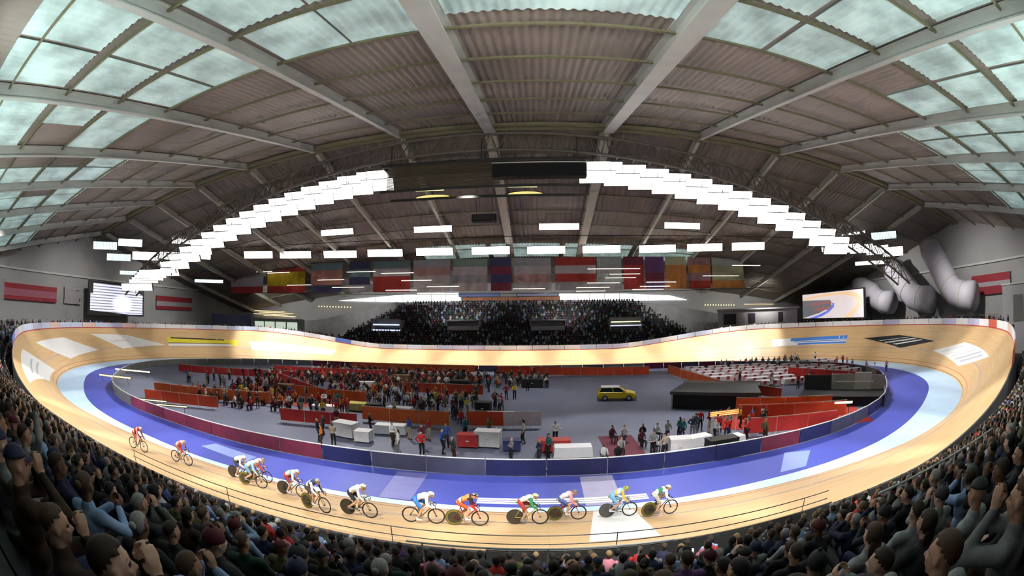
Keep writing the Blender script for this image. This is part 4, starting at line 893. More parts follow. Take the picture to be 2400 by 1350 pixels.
def person_meshes(name, J, vox=.0115, sleeves='long', legs='long', garment_vox=.017, headup=(0,0,1), clothes=True):
    """J: joints (Vectors): pelvis belly chest neck head headfwd and per side sh el wr hd(hand dir) pm(palm) lt(thumb side) hip kn an toe"""
    b = MB(); H = head_matrix(J['head'], J['fwd'], headup)
    side = (J['shR']-J['shL']).normalized(); sp = (J['chest']-J['pelvis']).normalized(); fr = sp.cross(side)*-1
    Rt = Matrix((side, sp.cross(side).normalized(), sp)).transposed()
    def trunk(m, g):
        m.ell(J['pelvis'], (.155+g,.112+g,.115+g), Rt, 14, 10); m.ell(J['belly'], (.138+g,.100+g,.125+g), Rt, 14, 10); m.ell(J['chest'], (.160+g,.112+g,.165+g), Rt, 14, 10)
        m.caps(J['chest'], J['neck'], .085+g, .060+g); m.caps(J['shL'], J['chest']+(J['neck']-J['chest'])*.45, .062+g, .08+g); m.caps(J['shR'], J['chest']+(J['neck']-J['chest'])*.45, .062+g, .08+g); m.caps(J['pelvis'], J['belly'], .10+g, .10+g)
    def arm(m, s, g, lower=True, frac=1.):
        m.caps(J['sh'+s], J['sh'+s].lerp(J['el'+s], frac), .053+g, .041+g)
        if lower: m.caps(J['el'+s], J['wr'+s], .041+g, .029+g*.9)
    def leg(m, s, g, lower=True, frac=1.):
        m.caps(J['hip'+s], J['hip'+s].lerp(J['kn'+s], frac), .084+g, (.084+(.056-.084)*frac)+g)
        if lower: k, a = J['kn'+s], J['an'+s]; m.caps(k, k.lerp(a, .35), .054+g, .056+g); m.caps(k.lerp(a, .35), a, .055+g, .036+g)
    trunk(b, 0)
    for s in 'LR':
        arm(b, s, 0); leg(b, s, 0); hand(b, J['wr'+s], J['hd'+s], J['pm'+s], J['lt'+s], J.get('curl', .5))
        a, t = J['an'+s], J['toe'+s]; b.caps(a+V(0,0,-.03), t, .036, .026); b.caps(a, a+V(0,0,-.04), .036, .036)
    b.caps(J['neck']-(J['head']-J['neck'])*.2, J['head']+H.to_3x3() @ V(0,-.02,-.03), .056, .052); head_mb(b, H)
    out = {'H': H}
    out['body'] = voxelised(b, name+'_body', [SKIN, EYE, LIP], vox, 2); paint_face(out['body'], H)
    t = MB(); trunk(t, .013)
    for s in 'LR': arm(t, s, .013, sleeves == 'long', 1. if sleeves == 'long' else .62)
    out['top'] = voxelised(t, name+'_top', CLOTH, garment_vox, 2)
    t = MB(); t.ell(J['pelvis'], (.172,.128,.118), Rt, 14, 10)
    for s in 'LR': leg(t, s, .014, legs == 'long', 1. if legs == 'long' else .72); t.caps(J['pelvis'], J['hip'+s], .11, .098)
    out['trousers'] = voxelised(t, name+'_legs', CLOTH, garment_vox, 2)
    for s in 'LR':
        t = MB(); a, q = J['an'+s], J['toe'+s]; t.caps(a+V(0,0,-.035), q, .046, .034); t.caps(a+V(0,0,.02), a+V(0,0,-.045), .045, .047)
        out['shoe'+s] = t.mesh(name+'_shoe', LEATHER, True)
    return out
def seated(lean=.05, arms='lap', turn=0., nod=0., twist=0.):
    J = {}; up = math.cos(lean); fw = math.sin(lean)
    def sp(h): return V(0, -.02+fw*h, .50+up*h)
    J['pelvis'] = V(0,-.02,.50); J['belly'] = sp(.18); J['chest'] = sp(.38); J['neck'] = sp(.56); J['head'] = sp(.60)+V(0, .03, .115)
    J['fwd'] = V(math.sin(turn), math.cos(turn), -nod)
    for s, g in (('L', -1), ('R', 1)):
        J['sh'+s] = sp(.50)+V(g*.185,0,0); J['hip'+s] = V(g*.10,.02,.48); J['kn'+s] = V(g*.14,.44,.50); J['an'+s] = V(g*.14,.42,.09); J['toe'+s] = V(g*.15,.58,.035)
        if arms == 'lap': w = V(g*.10,.34,.60); pole = (g*.8,-.3,-.6); hd, pm, lt = V(-g*.3,.9,-.1), V(0,0,-1), V(-g,0,0)
        elif arms == 'knees': w = V(g*.13,.50,.60); pole = (g*.8,-.1,-.6); hd, pm, lt = V(-g*.3,.9,-.4), V(0,-.2,-1), V(-g,0,0)
        elif arms == 'face': w = J['head']+V(g*.085,.17,-.08); pole = (g*.7,.3,-.9); hd, pm, lt = V(-g*.25,.1,1), V(-g,.2,0), V(0,-1,0)
        elif arms == 'clap': w = V(g*.065,.36,.92)+V(0,fw*.3,0); pole = (g*.8,-.3,-.7); hd, pm, lt = V(-g*.05,.7,.7), V(-g,0,0), V(0,-.7,.7)
        elif arms == 'up': w = sp(.50)+(V(g*.30,.12,.48) if g > 0 else V(g*.10,.30,-.30)); pole = (g*.9,.1,-.3); hd, pm, lt = (V(.1,.1,1), V(0,1,0), V(-1,0,0)) if g > 0 else (V(.3,.9,-.1), V(0,0,-1), V(1,0,0))
        J['el'+s] = ik(J['sh'+s], w, .29, .26, pole); J['wr'+s] = J['el'+s]+(w-J['el'+s]).normalized()*.26; J['hd'+s], J['pm'+s], J['lt'+s] = hd, pm, lt
    return J
def standing(arms='down', step=.0, turn=0., nod=.1):
    J = dict(pelvis=V(0,0,.97), belly=V(0,.01,1.13), chest=V(0,.0,1.31), neck=V(0,-.01,1.49), head=V(0,.015,1.63), fwd=V(math.sin(turn), math.cos(turn), -nod))
    for s, g in (('L', -1), ('R', 1)):
        J['sh'+s] = V(g*.19,-.01,1.43); J['hip'+s] = V(g*.095,0,.92); J['an'+s] = V(g*.12, g*step, .09); J['kn'+s] = ik(J['hip'+s], J['an'+s], .43, .42, (0,1,0)); J['toe'+s] = J['an'+s]+V(g*.03,.16,-.055)
        if arms == 'down': w = V(g*.26,.05,.90); pole = (g,-1,0); hd, pm, lt = V(0,.15,-1), V(-g,0,0), V(0,1,0)
        elif arms == 'fold': w = V(-g*.08,.20,1.20); pole = (g,-.1,-.7); hd, pm, lt = V(-g,.1,.1), V(0,-1,0), V(0,0,1)
        elif arms == 'hold': w = V(g*.10,.33,1.16); pole = (g,-.4,-.8); hd, pm, lt = V(-g*.3,.9,0), V(0,0,-1) , V(-g,0,0)
        elif arms == 'hips': w = V(g*.19,.08,1.04); pole = (g,-.6,0); hd, pm, lt = V(-g*.6,.7,-.3), V(-g,-.3,0), V(0,.3,.9)
        J['el'+s] = ik(J['sh'+s], w, .30, .27, pole); J['wr'+s] = J['el'+s]+(w-J['el'+s]).normalized()*.27; J['hd'+s], J['pm'+s], J['lt'+s] = hd, pm, lt
    return J
SEATED = [(person_meshes('sit', seated(l, a, t, n)), w) for l, a, t, n, w in ((.04,'lap',.2,.1,'hands in the lap'), (.42,'knees',-.15,.05,'leaning forward, hands on knees'), (.12,'face',.1,.05,'both hands up at the face'), (.15,'clap',-.3,.05,'hands together as if clapping'), (.0,'up',.15,.0,'one arm raised'))]
STANDING = [(person_meshes('stand', standing(a, s, t, .12)), w) for a, s, t, w in (('down',.10,.2,'arms hanging'), ('fold',0,-.2,'arms folded'), ('hold',.06,.1,'hands held out'), ('hips',0,.3,'hands on hips'))]

TONES = [(.56,.34,.23), (.62,.40,.29), (.50,.29,.19), (.34,.19,.12), (.16,.085,.05)]
HAIRC = {'black': (.012,.010,.009), 'dark brown': (.03,.018,.011), 'brown': (.07,.04,.022), 'fair': (.26,.17,.08), 'grey': (.28,.27,.26), 'white-haired': (.55,.54,.52)}
DRESS = {'black': (.010,.010,.012), 'charcoal': (.03,.03,.034), 'navy': (.018,.022,.06), 'dark brown': (.04,.022,.013), 'maroon': (.09,.012,.02), 'dark green': (.012,.04,.028), 'teal': (.02,.10,.11), 'mid grey': (.16,.165,.17), 'pale grey': (.30,.32,.33), 'white': (.62,.62,.63), 'pale blue': (.26,.38,.60), 'royal blue': (.03,.08,.34), 'red': (.42,.02,.02), 'orange': (.50,.14,.025), 'beige': (.36,.29,.20), 'olive': (.09,.09,.03), 'purple': (.10,.035,.13), 'pink': (.55,.20,.26), 'yellow': (.55,.42,.05)}
def add_person(kit, P, rz, top, legs, hair, hairc, tone, label, group=None, name='spectator', scale=1., hide_legs=False):
    t = thing(name, label, 'person', P, rz, group); t.scale = (scale,)*3
    for nm, key, c in (('body', 'body', tone), ('jacket', 'top', DRESS[top]), ('trousers', 'trousers', DRESS[legs]), ('shoe', 'shoeL', (0,0,0)), ('shoe', 'shoeR', (0,0,0))):
        o = link(nm, kit[key], t); o.color = (*c, 1)
    if hair:
        o = link(hair if hair in ('cap', 'beanie') else 'hair', HAIR[hair], t); o.matrix_local = kit['H']; o.color = (*hairc, 1)
    return t
# ------------------------------------------------------------------ bicycles
RUBBER = mat('tyre_rubber', (.018,.017,.016), .7); RIMB = mat('rim_black', (.03,.028,.025), .35, .2); SPOKE = mat('spoke_steel', (.25,.25,.25), .3, .8); FRAME = mat('frame_paint', (1,1,1), .3, var=.02, objcol=True, spec=.5)
DISC = mat('disc_dark', (.045,.038,.028), .45, var=.08); DISC_OLIVE = mat('disc_olive_edge', (.16,.14,.02), .5); DISC_GREY = mat('disc_grey', (.075,.07,.066), .45); CHROME = mat('chrome', (.6,.6,.6), .2, .9); TAPE = mat('bar_tape', (.02,.02,.022), .7)
WR = .335
def circ(c, r, n=40, y=0.): return [(c[0]+r*math.cos(2*PI*k/n), y, c[2]+r*math.sin(2*PI*k/n)) for k in range(n)]
BM = {}
BM['tyre'] = MB().tube(circ((0,0,0), WR-.012), .0125, 8, True).mesh('tyre', RUBBER, True)
mb = MB(); mb.tube(circ((0,0,0), WR-.034), .013, 6, True); mb.tube(circ((0,0,0), WR-.046), .009, 6, True); BM['rim'] = mb.mesh('rim', RIMB, True)
mb = MB()
for k in range(16):
    a = 2*PI*k/16; mb.tube([(.02*math.cos(a), .02*(-1)**k, .02*math.sin(a)), ((WR-.05)*math.cos(a), 0, (WR-.05)*math.sin(a))], .0016, 4)
BM['spokes'] = mb.mesh('spokes', SPOKE)
BM['hub'] = MB().tube([(0,-.05,0), (0,-.03,0), (0,-.025,0), (0,.025,0), (0,.03,0), (0,.05,0)], [.012,.014,.032,.032,.014,.012], 12).mesh('hub', RIMB, True)
def disc(edge):
    mb = MB(); n = 40; R = WR-.02; prof = [(0,.026),(.05,.024),(R*.78,.015),(R,.010)]; rows = []
    for s in (1, -1):
        rows = [[(r*math.cos(2*PI*k/n), s*y, r*math.sin(2*PI*k/n)) for k in range(n+1)] for r, y in prof]
        for a in range(3): mb.grid([rows[a], rows[a+1]], 1 if (a == 2 and edge) else 0)
    return mb
for k, (m, e) in {'dark': (DISC, False), 'olive': (DISC, True), 'grey': (DISC_GREY, False)}.items(): BM['disc_'+k] = disc(e).mesh('disc', [m, DISC_OLIVE], True)
RA, FA, BB = V(0,0,WR), V(.97,0,WR), V(.40,0,.285); ST, HT, HB = V(.235,0,.80), V(.755,0,.83), V(.80,0,.70)
mb = MB(); mb.tube([HB+V(-.01,0,.01), BB], .020, 8); mb.tube([HT, ST], .015, 8); mb.tube([ST+V(-.01,0,.03), BB], .017, 8); mb.tube([HT+V(-.012,0,.03), HB+V(.008,0,-.02)], .021, 8); mb.tube([BB+V(0,-.035,0), BB+V(0,.035,0)], .022, 10)
for s in (-1, 1): mb.tube([BB+V(-.03,s*.03,0), V(.02,s*.058,WR), V(-.02,s*.058,WR)], [.012,.010,.008], 6); mb.tube([ST+V(.005,s*.018,-.05), V(.0,s*.058,WR)], [.009,.008], 6)
BM['frame'] = mb.mesh('frame', FRAME, True)
mb = MB(); mb.tube([HB+V(.006,0,-.02), HB+V(.014,0,-.045)], .02, 8)
for s in (-1, 1): mb.tube([HB+V(.012,0,-.04), HB+V(.025,s*.045,-.06), V(.93,s*.052,.44), V(.97,s*.052,WR)], [.014,.014,.012,.009], 6)
BM['fork'] = mb.mesh('fork', FRAME, True)
mb = MB(); mb.tube([HT+V(-.015,0,.03), HT+V(.03,0,.055), HT+V(.10,0,.035)], .014, 8); BM['stem'] = mb.mesh('stem', TAPE, True)
mb = MB(); c = HT+V(.10,0,.035)
for s in (-1, 1): mb.tube([c, c+V(0,s*.13,0), c+V(.02,s*.18,-.005), c+V(.08,s*.195,-.03), c+V(.105,s*.20,-.075), c+V(.085,s*.20,-.125), c+V(-.01,s*.20,-.14)], .0135, 8)
BM['handlebar'] = mb.mesh('handlebar', TAPE, True)
mb = MB(); mb.tube([ST+V(-.005,0,.01), ST+V(-.04,0,.15)], .0135, 8); BM['seat_post'] = mb.mesh('seat_post', RIMB, True)
mb = MB(); a = ST+V(-.045,0,.165); mb.ell(a+V(-.09,0,.0), (.075,.066,.025), None, 14, 8); mb.ell(a+V(.03,0,.0), (.13,.026,.02), None, 14, 8); BM['saddle'] = voxelised(mb, 'saddle', [TAPE], .008, 2)
mb = MB()
for k in range(2): mb.tube(circ((0,0,0), .088-.012*k, 30, -.045), .006, 5, True)
for k in range(5): a = 2*PI*k/5; mb.tube([(0,-.045,0), (.085*math.cos(a),-.045,.085*math.sin(a))], .007, 5)
for s in (-1, 1): mb.tube([(0,s*.06,0), (s*.165,s*.075,0)], [.014,.010], 6)
BM['crankset'] = mb.mesh('crankset', CHROME, True)
mb = MB(); mb.box((0, 0, 0), (.07,.07,.018)); mb.tube([(0,-.045,0), (0,.045,0)], .007, 6); BM['pedal'] = mb.mesh('pedal', RIMB)
mb = MB(); mb.tube([(RA.x,-.045,RA.z+.030), (BB.x,-.045,BB.z+.088), (BB.x+.088,-.045,BB.z), (BB.x,-.045,BB.z-.088), (RA.x,-.045,RA.z-.030), (RA.x-.03,-.045,RA.z)], .0045, 5, True); BM['chain'] = mb.mesh('chain', RIMB)
def wheel(parent, name, c, kind):
    if kind.startswith('disc'):
        w = link(name, BM[kind], parent); w.location = c; link('tyre', BM['tyre'], w)
    else:
        w = link(name, BM['rim'], parent); w.location = c; link('tyre', BM['tyre'], w); link('spokes', BM['spokes'], w)
    link('hub', BM['hub'], w); return w
def bicycle(Mx, col, rear, crank, label):
    t = thing('bicycle', label, 'bicycle', group='racing bicycles on the track'); t.matrix_world = Mx
    for nm in ('frame', 'fork'): o = link(nm, BM[nm], t); o.color = (*col, 1)
    for nm in ('stem', 'handlebar', 'seat_post', 'saddle', 'chain'): link(nm, BM[nm], t)
    cs = link('crankset', BM['crankset'], t); cs.location = BB; cs.rotation_euler = (0, crank, 0); 
    for s in (-1, 1): p = link('pedal', BM['pedal'], cs); p.location = (s*.165, s*.12, 0)
    wheel(t, 'rear_wheel', RA, rear); wheel(t, 'front_wheel', FA, 'spoked'); return t

# ------------------------------------------------------------------ riders (x forward, y to the left, z up: the bicycle's own frame)
def rider_pose(crank, low=0., look=0.):
    J = {}; pv = V(.185,0,1.0); J['pelvis'] = pv; J['belly'] = V(.34,0,1.135-low*.3); J['chest'] = V(.50,0,1.20-low*.7); J['neck'] = V(.655,0,1.245-low); J['head'] = V(.785,0,1.255-low); J['fwd'] = V(1,look,-.30)
    for s, g in (('L', 1), ('R', -1)):
        ph = crank+(0 if g < 0 else PI); pc = BB+V(math.cos(ph)*.165*-1*-1, g*.12, -math.sin(ph)*.165)
        J['hip'+s] = V(.20, g*.095, .965); an = pc+V(-.115,0,.105); J['kn'+s] = ik(J['hip'+s], an, .425, .425, (1,0,.35)); J['an'+s] = an; J['toe'+s] = pc+V(.05,0,.045)
        J['sh'+s] = V(.605, g*.175, 1.205-low); w = V(.835, g*.20, .765); J['el'+s] = ik(J['sh'+s], w, .285, .25, (-.6, g*.55, -.5)); J['wr'+s] = J['el'+s]+(w-J['el'+s]).normalized()*.25
        J['hd'+s] = V(.75,0,-.35); J['pm'+s] = V(-.2,-g*.4,-.75); J['lt'+s] = V(0,-g,.15)
    J['curl'] = .95; return J
RP = [rider_pose(.25, .0, .0), rider_pose(1.75, .035, -.15), rider_pose(3.1, -.02, .1)]; RCR = [.25, 1.75, 3.1]
RK = [person_meshes('rider%d' % k, J, .0085, 'long', 'short', .0125) for k, J in enumerate(RP)]
def helmet_mesh():
    mb = MB(); t = MB().ell((0,-.020,.040), (.092,.135,.100), None, 24, 16)
    ok = [v[2] > .030-.25*max(0, -v[1]-.02) and v[1] < .10 or v[2] > .075 for v in t.v]; fs = [f for f in t.f if all(ok[i] for i in f)]; used = sorted({i for f in fs for i in f}); mp = {i: a for a, i in enumerate(used)}; n = len(used)
    c = V(0,-.02,.03); o = [Vector(t.v[i]) for i in used]; inn = [c+(v-c)*.86 for v in o]; ff = [tuple(mp[i] for i in f) for f in fs]; ed = set((f[a], f[(a+1) % len(f)]) for f in ff for a in range(len(f)))
    mi = []
    for f in ff:
        x = sum(o[i].x for i in f)/len(f); z = sum(o[i].z for i in f)/len(f); mi.append(1 if (.018 < abs(x) < .038 and z > .085) or (.058 < abs(x) < .075 and .06 < z < .1) else 0)
    for f, m in zip(ff, mi): pass
    mb.v = [tuple(v) for v in o+inn]; mb.f = ff+[tuple(i+n for i in f[::-1]) for f in ff]+[(b_, a, a+n, b_+n) for a, b_ in ed if (b_, a) not in ed]; mb.m = mi+[0]*(len(mb.f)-len(mi)); return mb
_hb = helmet_mesh()
mb = MB(); mb.tube([(-.080,.0,.03), (-.062,.03,-.06), (0,.045,-.118), (.062,.03,-.06), (.080,.0,.03)], .005, 5); STRAP = mb.mesh('chin_strap', RUBBER)
def zoned(name, zones, axis, side=None):
    """racing kit: bands of colour along an axis of the cloth; zones = [(position, colour)]; side = (colour, |y| limit) for sleeves or flanks"""
    m = bpy.data.materials.new(name); m.use_nodes = True; nt = m.node_tree; b = nt.nodes['Principled BSDF']; b.inputs['Roughness'].default_value = .6
    tc = nt.nodes.new('ShaderNodeTexCoord'); dp = nt.nodes.new('ShaderNodeVectorMath'); dp.operation = 'DOT_PRODUCT'; dp.inputs[1].default_value = axis; nt.links.new(tc.outputs['Object'], dp.inputs[0])
    rp = nt.nodes.new('ShaderNodeValToRGB'); rp.color_ramp.interpolation = 'CONSTANT'; e = rp.color_ramp.elements
    for k, (p, c) in enumerate(zones):
        if k < 2: el = e[k]; el.position = p
        else: el = e.new(p)
        el.color = (*c, 1)
    if len(zones) == 1: e[1].position = 1.; e[1].color = (*zones[0][1], 1)
    nt.links.new(dp.outputs['Value'], rp.inputs['Fac']); out = rp.outputs['Color']
    if side:
        for (c, cond) in side:
            sx = nt.nodes.new('ShaderNodeSeparateXYZ'); nt.links.new(tc.outputs['Object'], sx.inputs[0]); ax, op, v = cond
            src = sx.outputs[{'x':0,'y':1,'z':2}[ax[-1]]]
            if ax.startswith('|'): ab = nt.nodes.new('ShaderNodeMath'); ab.operation = 'ABSOLUTE'; nt.links.new(src, ab.inputs[0]); src = ab.outputs[0]
            mt = nt.nodes.new('ShaderNodeMath'); mt.operation = 'GREATER_THAN' if op == '>' else 'LESS_THAN'; nt.links.new(src, mt.inputs[0]); mt.inputs[1].default_value = v
            mx = nt.nodes.new('ShaderNodeMix'); mx.data_type = 'RGBA'; nt.links.new(mt.outputs[0], mx.inputs[0]); nt.links.new(out, mx.inputs[6]); mx.inputs[7].default_value = (*c, 1); out = mx.outputs[2]
    nt.links.new(out, b.inputs['Base Color']); return m
W_, K_, RD, OR, GN, BL, LB, YE, PK, NV, GY = (.80,.80,.80), (.015,.015,.018), (.50,.03,.03), (.75,.24,.07), (.03,.30,.14), (.04,.13,.50), (.30,.58,.82), (.75,.55,.08), (.80,.32,.36), (.05,.06,.16), (.30,.30,.32)
AX = (1,0,0)
RIDERS = [  # contact points of rear and front wheel (metres), pose, jersey zones, sides, shorts, sleeves' note, helmet (shell, vents), bike, rear wheel, labels
 ((12.80,-31.89),(13.77,-31.80),1, [(0,W_),(.30,GN),(.47,W_),(.60,K_)], [(W_,('|y','>',.16))], (.62,.64,.62), (W_,K_), (.03,.03,.035),'disc_olive','leading rider with a green band round a white jersey','dark racing bicycle of the leading rider, first in the line'),
 ((11.19,-31.15),(12.14,-31.20),2, [(0,LB),(.30,YE),(.38,W_),(.52,LB)], [(YE,('|y','>',.175))], (.22,.48,.72), ((.55,.58,.06),K_), (.16,.30,.42),'disc_grey','rider in light blue, yellow and white kit with a yellow-green helmet','pale blue racing bicycle with a dark grey disc wheel, second in the line'),
 ((9.02,-31.29),(9.99,-31.27),0, [(0,W_),(.50,(.85,.55,.58)),(.60,PK)], [(W_,('x','<',.45))], (.10,.14,.42), ((.25,.27,.28),K_), (.40,.03,.03),'disc_olive','rider in a white jersey with pink shoulders and a dark grey helmet','red racing bicycle with olive-edged disc, third in the line'),
 ((7.44,-32.19),(8.41,-32.16),1, [(0,W_),(.66,W_)], [(GN,('|y','>',.165)),(GN,('z','<',1.04))], (.45,.06,.05), ((.72,.74,.55),(.45,.42,.03)), (.62,.52,.06),'disc_dark','rider in a white jersey with green sleeves and sides','yellow racing bicycle with dark disc wheel, fourth in the line'),
 ((5.20,-32.95),(6.17,-32.83),0, [(0,W_),(.27,K_),(.30,OR),(.56,K_),(.64,OR)], [(K_,('|y','>',.165)),(RD,('z','<',1.0))], (.55,.09,.03), (K_,(.6,.6,.6)), (.34,.015,.02),'disc_olive','rider in orange kit with black sleeves and a black helmet','red racing bicycle with olive-edged disc wheel under the orange rider'),
 ((3.58,-33.22),(4.54,-33.04),1, [(0,BL),(.27,W_),(.50,W_)], [(W_,('|y','>',.165))], (.05,.22,.62), (W_,GY), (.10,.07,.03),'spoked','rider in white jersey and bright blue shorts','dark bronze racing bicycle with two spoked wheels, sixth in the line'),
 ((1.10,-33.52),(2.07,-33.55),2, [(0,W_),(.6,W_)], [(W_,('x','<',2.))], (.03,.03,.035), (W_,(.70,.65,.08)), (.16,.11,.03),'disc_dark','rider in an all white jersey with a yellow-backed white helmet','black and gold racing bicycle, seventh in the line'),
 ((-.46,-34.02),(.50,-34.25),0, [(0,W_),(.36,NV),(.44,W_),(.50,NV)], [(W_,('|y','>',.2))], (.06,.05,.07), ((.55,.55,.52),K_), (.24,.17,.03),'disc_olive','rider in a dark navy and white hooped jersey with pale grey helmet','gold racing bicycle with olive disc, eighth in the line'),
 ((-3.05,-32.05),(-2.09,-31.88),1, [(0,W_),(.42,LB),(.55,W_)], [(W_,('|y','>',.18))], (.36,.06,.06), (W_,LB), (.06,.05,.05),'disc_dark','rider in a white and light blue jersey with reddish shorts','dark racing bicycle, ninth in the line'),
 ((-5.25,-32.35),(-4.3,-32.15),2, [(0,LB),(.28,W_),(.42,LB),(.52,W_)], [(LB,('|y','>',.18))], (.16,.30,.42), (W_,GY), (.24,.20,.04),'disc_olive','rider in pale blue and white kit, frontmost of the bunched trio by the fence','dark gold racing bicycle frontmost of the bunched trio'),
 ((-6.5,-30.25),(-5.55,-30.07),0, [(0,W_),(.40,PK),(.46,W_),(.54,RD),(.58,W_)], [(RD,('|y','>',.19))], (.30,.05,.06), (GY,K_), (.20,.03,.03),'disc_dark','rider in a red and white striped jersey, deepest in the bunched trio','dark red racing bicycle deepest in the bunched trio'),
 ((-7.05,-31.25),(-6.1,-31.05),1, [(0,W_),(.5,(.78,.66,.72))], [(W_,('|y','>',.2))], (.05,.05,.07), (W_,(.6,.5,.6)), (.05,.05,.05),'disc_dark','rider in a plain pinkish white jersey, last in the bunched trio','black racing bicycle last in the bunched trio'),
 ((-10.5,-32.6),(-9.55,-32.4),0, [(0,W_),(.34,PK),(.56,W_)], [(RD,('|y','>',.19))], (.40,.16,.10), ((.78,.62,.68),K_), (.05,.045,.04),'spoked','rider in a pink and white jersey, last but one in the line','black racing bicycle last but one in the line'),
 ((-13.1,-34.0),(-12.15,-33.78),2, [(0,W_),(.30,RD),(.50,W_),(.56,RD)], [(PK,('|y','>',.19))], (.42,.12,.08), ((.66,.70,.82),RD), (.05,.045,.04),'spoked','rider in a red and white jersey trailing at the very back of the line','black racing bicycle trailing at the very back of the line')]
def bank_z(x, y):
    """height of the near straight's banking"""
    best = min(range(NT), key=lambda k: abs(TP_[k,0]-x)+(0 if TP_[k,1] < -20 else 999)); b = float(TB_[best]); N = TN_[best]; u = ((x-TP_[best,0])*N[0]+(y-TP_[best,1])*N[1]); return u*math.tan(b), Vector((-N[0]*math.sin(b), -N[1]*math.sin(b), math.cos(b)))
for k, (a, b_, pi, zones, sides, shorts, (hs, hv), bc, rear, lb, lbb) in enumerate(RIDERS):
    za_, n1 = bank_z(*a); zb_, n2 = bank_z(*b_); P, Q_ = V(*a, za_), V(*b_, zb_); fx = (Q_-P).normalized(); up = (V(0,0,1)*.72+n1*.28).normalized(); ly = up.cross(fx).normalized(); uz = fx.cross(ly)
    Mx = Matrix((fx, ly, uz)).transposed().to_4x4(); Mx.translation = P+uz*.012; bicycle(Mx, bc, rear, RCR[pi], lbb)
    t = thing('cyclist', lb, 'person', group='riders racing along the near straight'); t.matrix_world = Mx; kit = RK[pi]
    o = link('body', kit['body'], t); o.color = (*TONES[(k*2) % 4], 1)
    def own(key, nm, m):
        me = kit[key].copy(); me.materials.clear(); me.materials.append(m); me.polygons.foreach_set('material_index', [0]*len(me.polygons)); return link(nm, me, t)
    own('top', 'jersey', zoned('jersey_%d' % k, zones, AX, sides)); own('trousers', 'shorts', mat('shorts_%d' % k, shorts, .6, var=.06))
    for sk in ('shoeL', 'shoeR'): own(sk, 'shoe', mat('shoes_pale' if k % 3 else 'shoes_grey', (.62,.62,.62) if k % 3 else (.22,.21,.2), .5))
    h = link('helmet', _hb.mesh('helmet', [mat('helmet_%d' % k, hs, .3, var=.03), mat('helmet_vent_%d' % k, hv, .4)], True), t); h.matrix_local = kit['H']; link('chin_strap', STRAP, h)

# ------------------------------------------------------------------ spectators of the near stand
pal_dimmed = ['black']*11+['charcoal']*6+['navy']*6+['dark brown']*4+['maroon','dark green','olive','purple']+['mid grey']*2+['pale grey','pale blue']  # mostly black: the near stand's dimness put into the clothing colours
pal_lit = pal_dimmed+['pale grey','white','red','royal blue','pink','mid grey']
edge = [(seen_at(tp(i, TW))) for i in np.arange(Q(300), Q(400)+Q(26), .5)]
edge = sorted(edge); ex_, ey_ = np.array([e[0] for e in edge]), np.array([e[1] for e in edge])
def clear_of_track(P):
    x, y = seen_at(P); return y > float(np.interp(x, ex_, ey_))-2
cand = []
rnd = random.Random(5)
for k in range(NR+2):
    i = Q(303)+rnd.random()*.5
    while i < Q(400)+Q(22):
        d = ring_pt(i, 1.1+.8*k, 0); r = ring_pt(i+.3, 1.1+.8*k, 0); step = .60/max(.3, (r-d).length/.3); i += step*rnd.uniform(.92, 1.25)
        if rnd.random() < .07: continue
        P = near_pt(i, k, 0, .10); hd = P+V(0,0,1.3); dist = (P+V(0,0,1)-CAM).length
        if dist < 1.15 or not in_frame(hd, 140): continue
        if not clear_of_track(hd): continue
        N = at_i(TN_, i); cand.append((dist, i, k, P, math.atan2(-N[1], -N[0])-PI/2))
cand.sort(key=lambda c: c[0])
NIND = 120
near_ind, near_rest = cand[:NIND], cand[NIND:]
near_ind.sort(key=lambda c: (c[2], c[1])); cnt = {}
HN = {'short': 'hair', 'long': 'long hair', 'bun': 'tied-up hair', 'cap': 'cap', 'beanie': 'woolly hat'}
for (dist, i, k, P, rz) in near_ind:
    kit, what = rnd.choice(SEATED[:3]+SEATED[:2]+(SEATED if clear_of_track(P+V(0,0,2.0)) else SEATED[:4])); top = rnd.choice(pal_dimmed if dist < 9 else pal_lit); hair = rnd.choice(['short','short','short','long','bun','cap','beanie']); hn = rnd.choice(['black','black','dark brown','dark brown','brown','brown','grey'])
    rel = P-CAM
    if rel.x > 1.2 and rel.x < 4.2 and -1.2 < rel.y < 2.4 and rnd.random() < .75: top = rnd.choice(['pale grey','pale grey','mid grey'])
    if rel.x < -1.5 and rel.x > -4 and rel.y < 1.6 and rnd.random() < .1: top = 'pale blue'
    if hair in ('cap','beanie'): cc = rnd.choice(['black','navy','charcoal','maroon']); hc = DRESS[cc]; hw = cc+' '+HN[hair]
    else: hc = HAIRC[hn]; hw = ('white hair' if hn == 'white-haired' else hn+' '+HN[hair])
    half = 'striped-screen' if P.x < 8.3 else 'air-duct'; key = (k, half, top, hw); cnt[key] = cnt.get(key, 0)+1
    lb = '%s, %s, %s bench up, %s half of stand' % (top+' jacket', hw, ORD[k], half)
    if cnt[key] > 1: lb += ', %s so dressed' % ORD[cnt[key]-1]
    add_person(kit, P, rz+rnd.uniform(-.25,.25), top, rnd.choice(['black','charcoal','navy','dark brown']), hair, hc, rnd.choice(TONES), lb, 'spectators seated in the near stand', scale=rnd.uniform(.94,1.05))

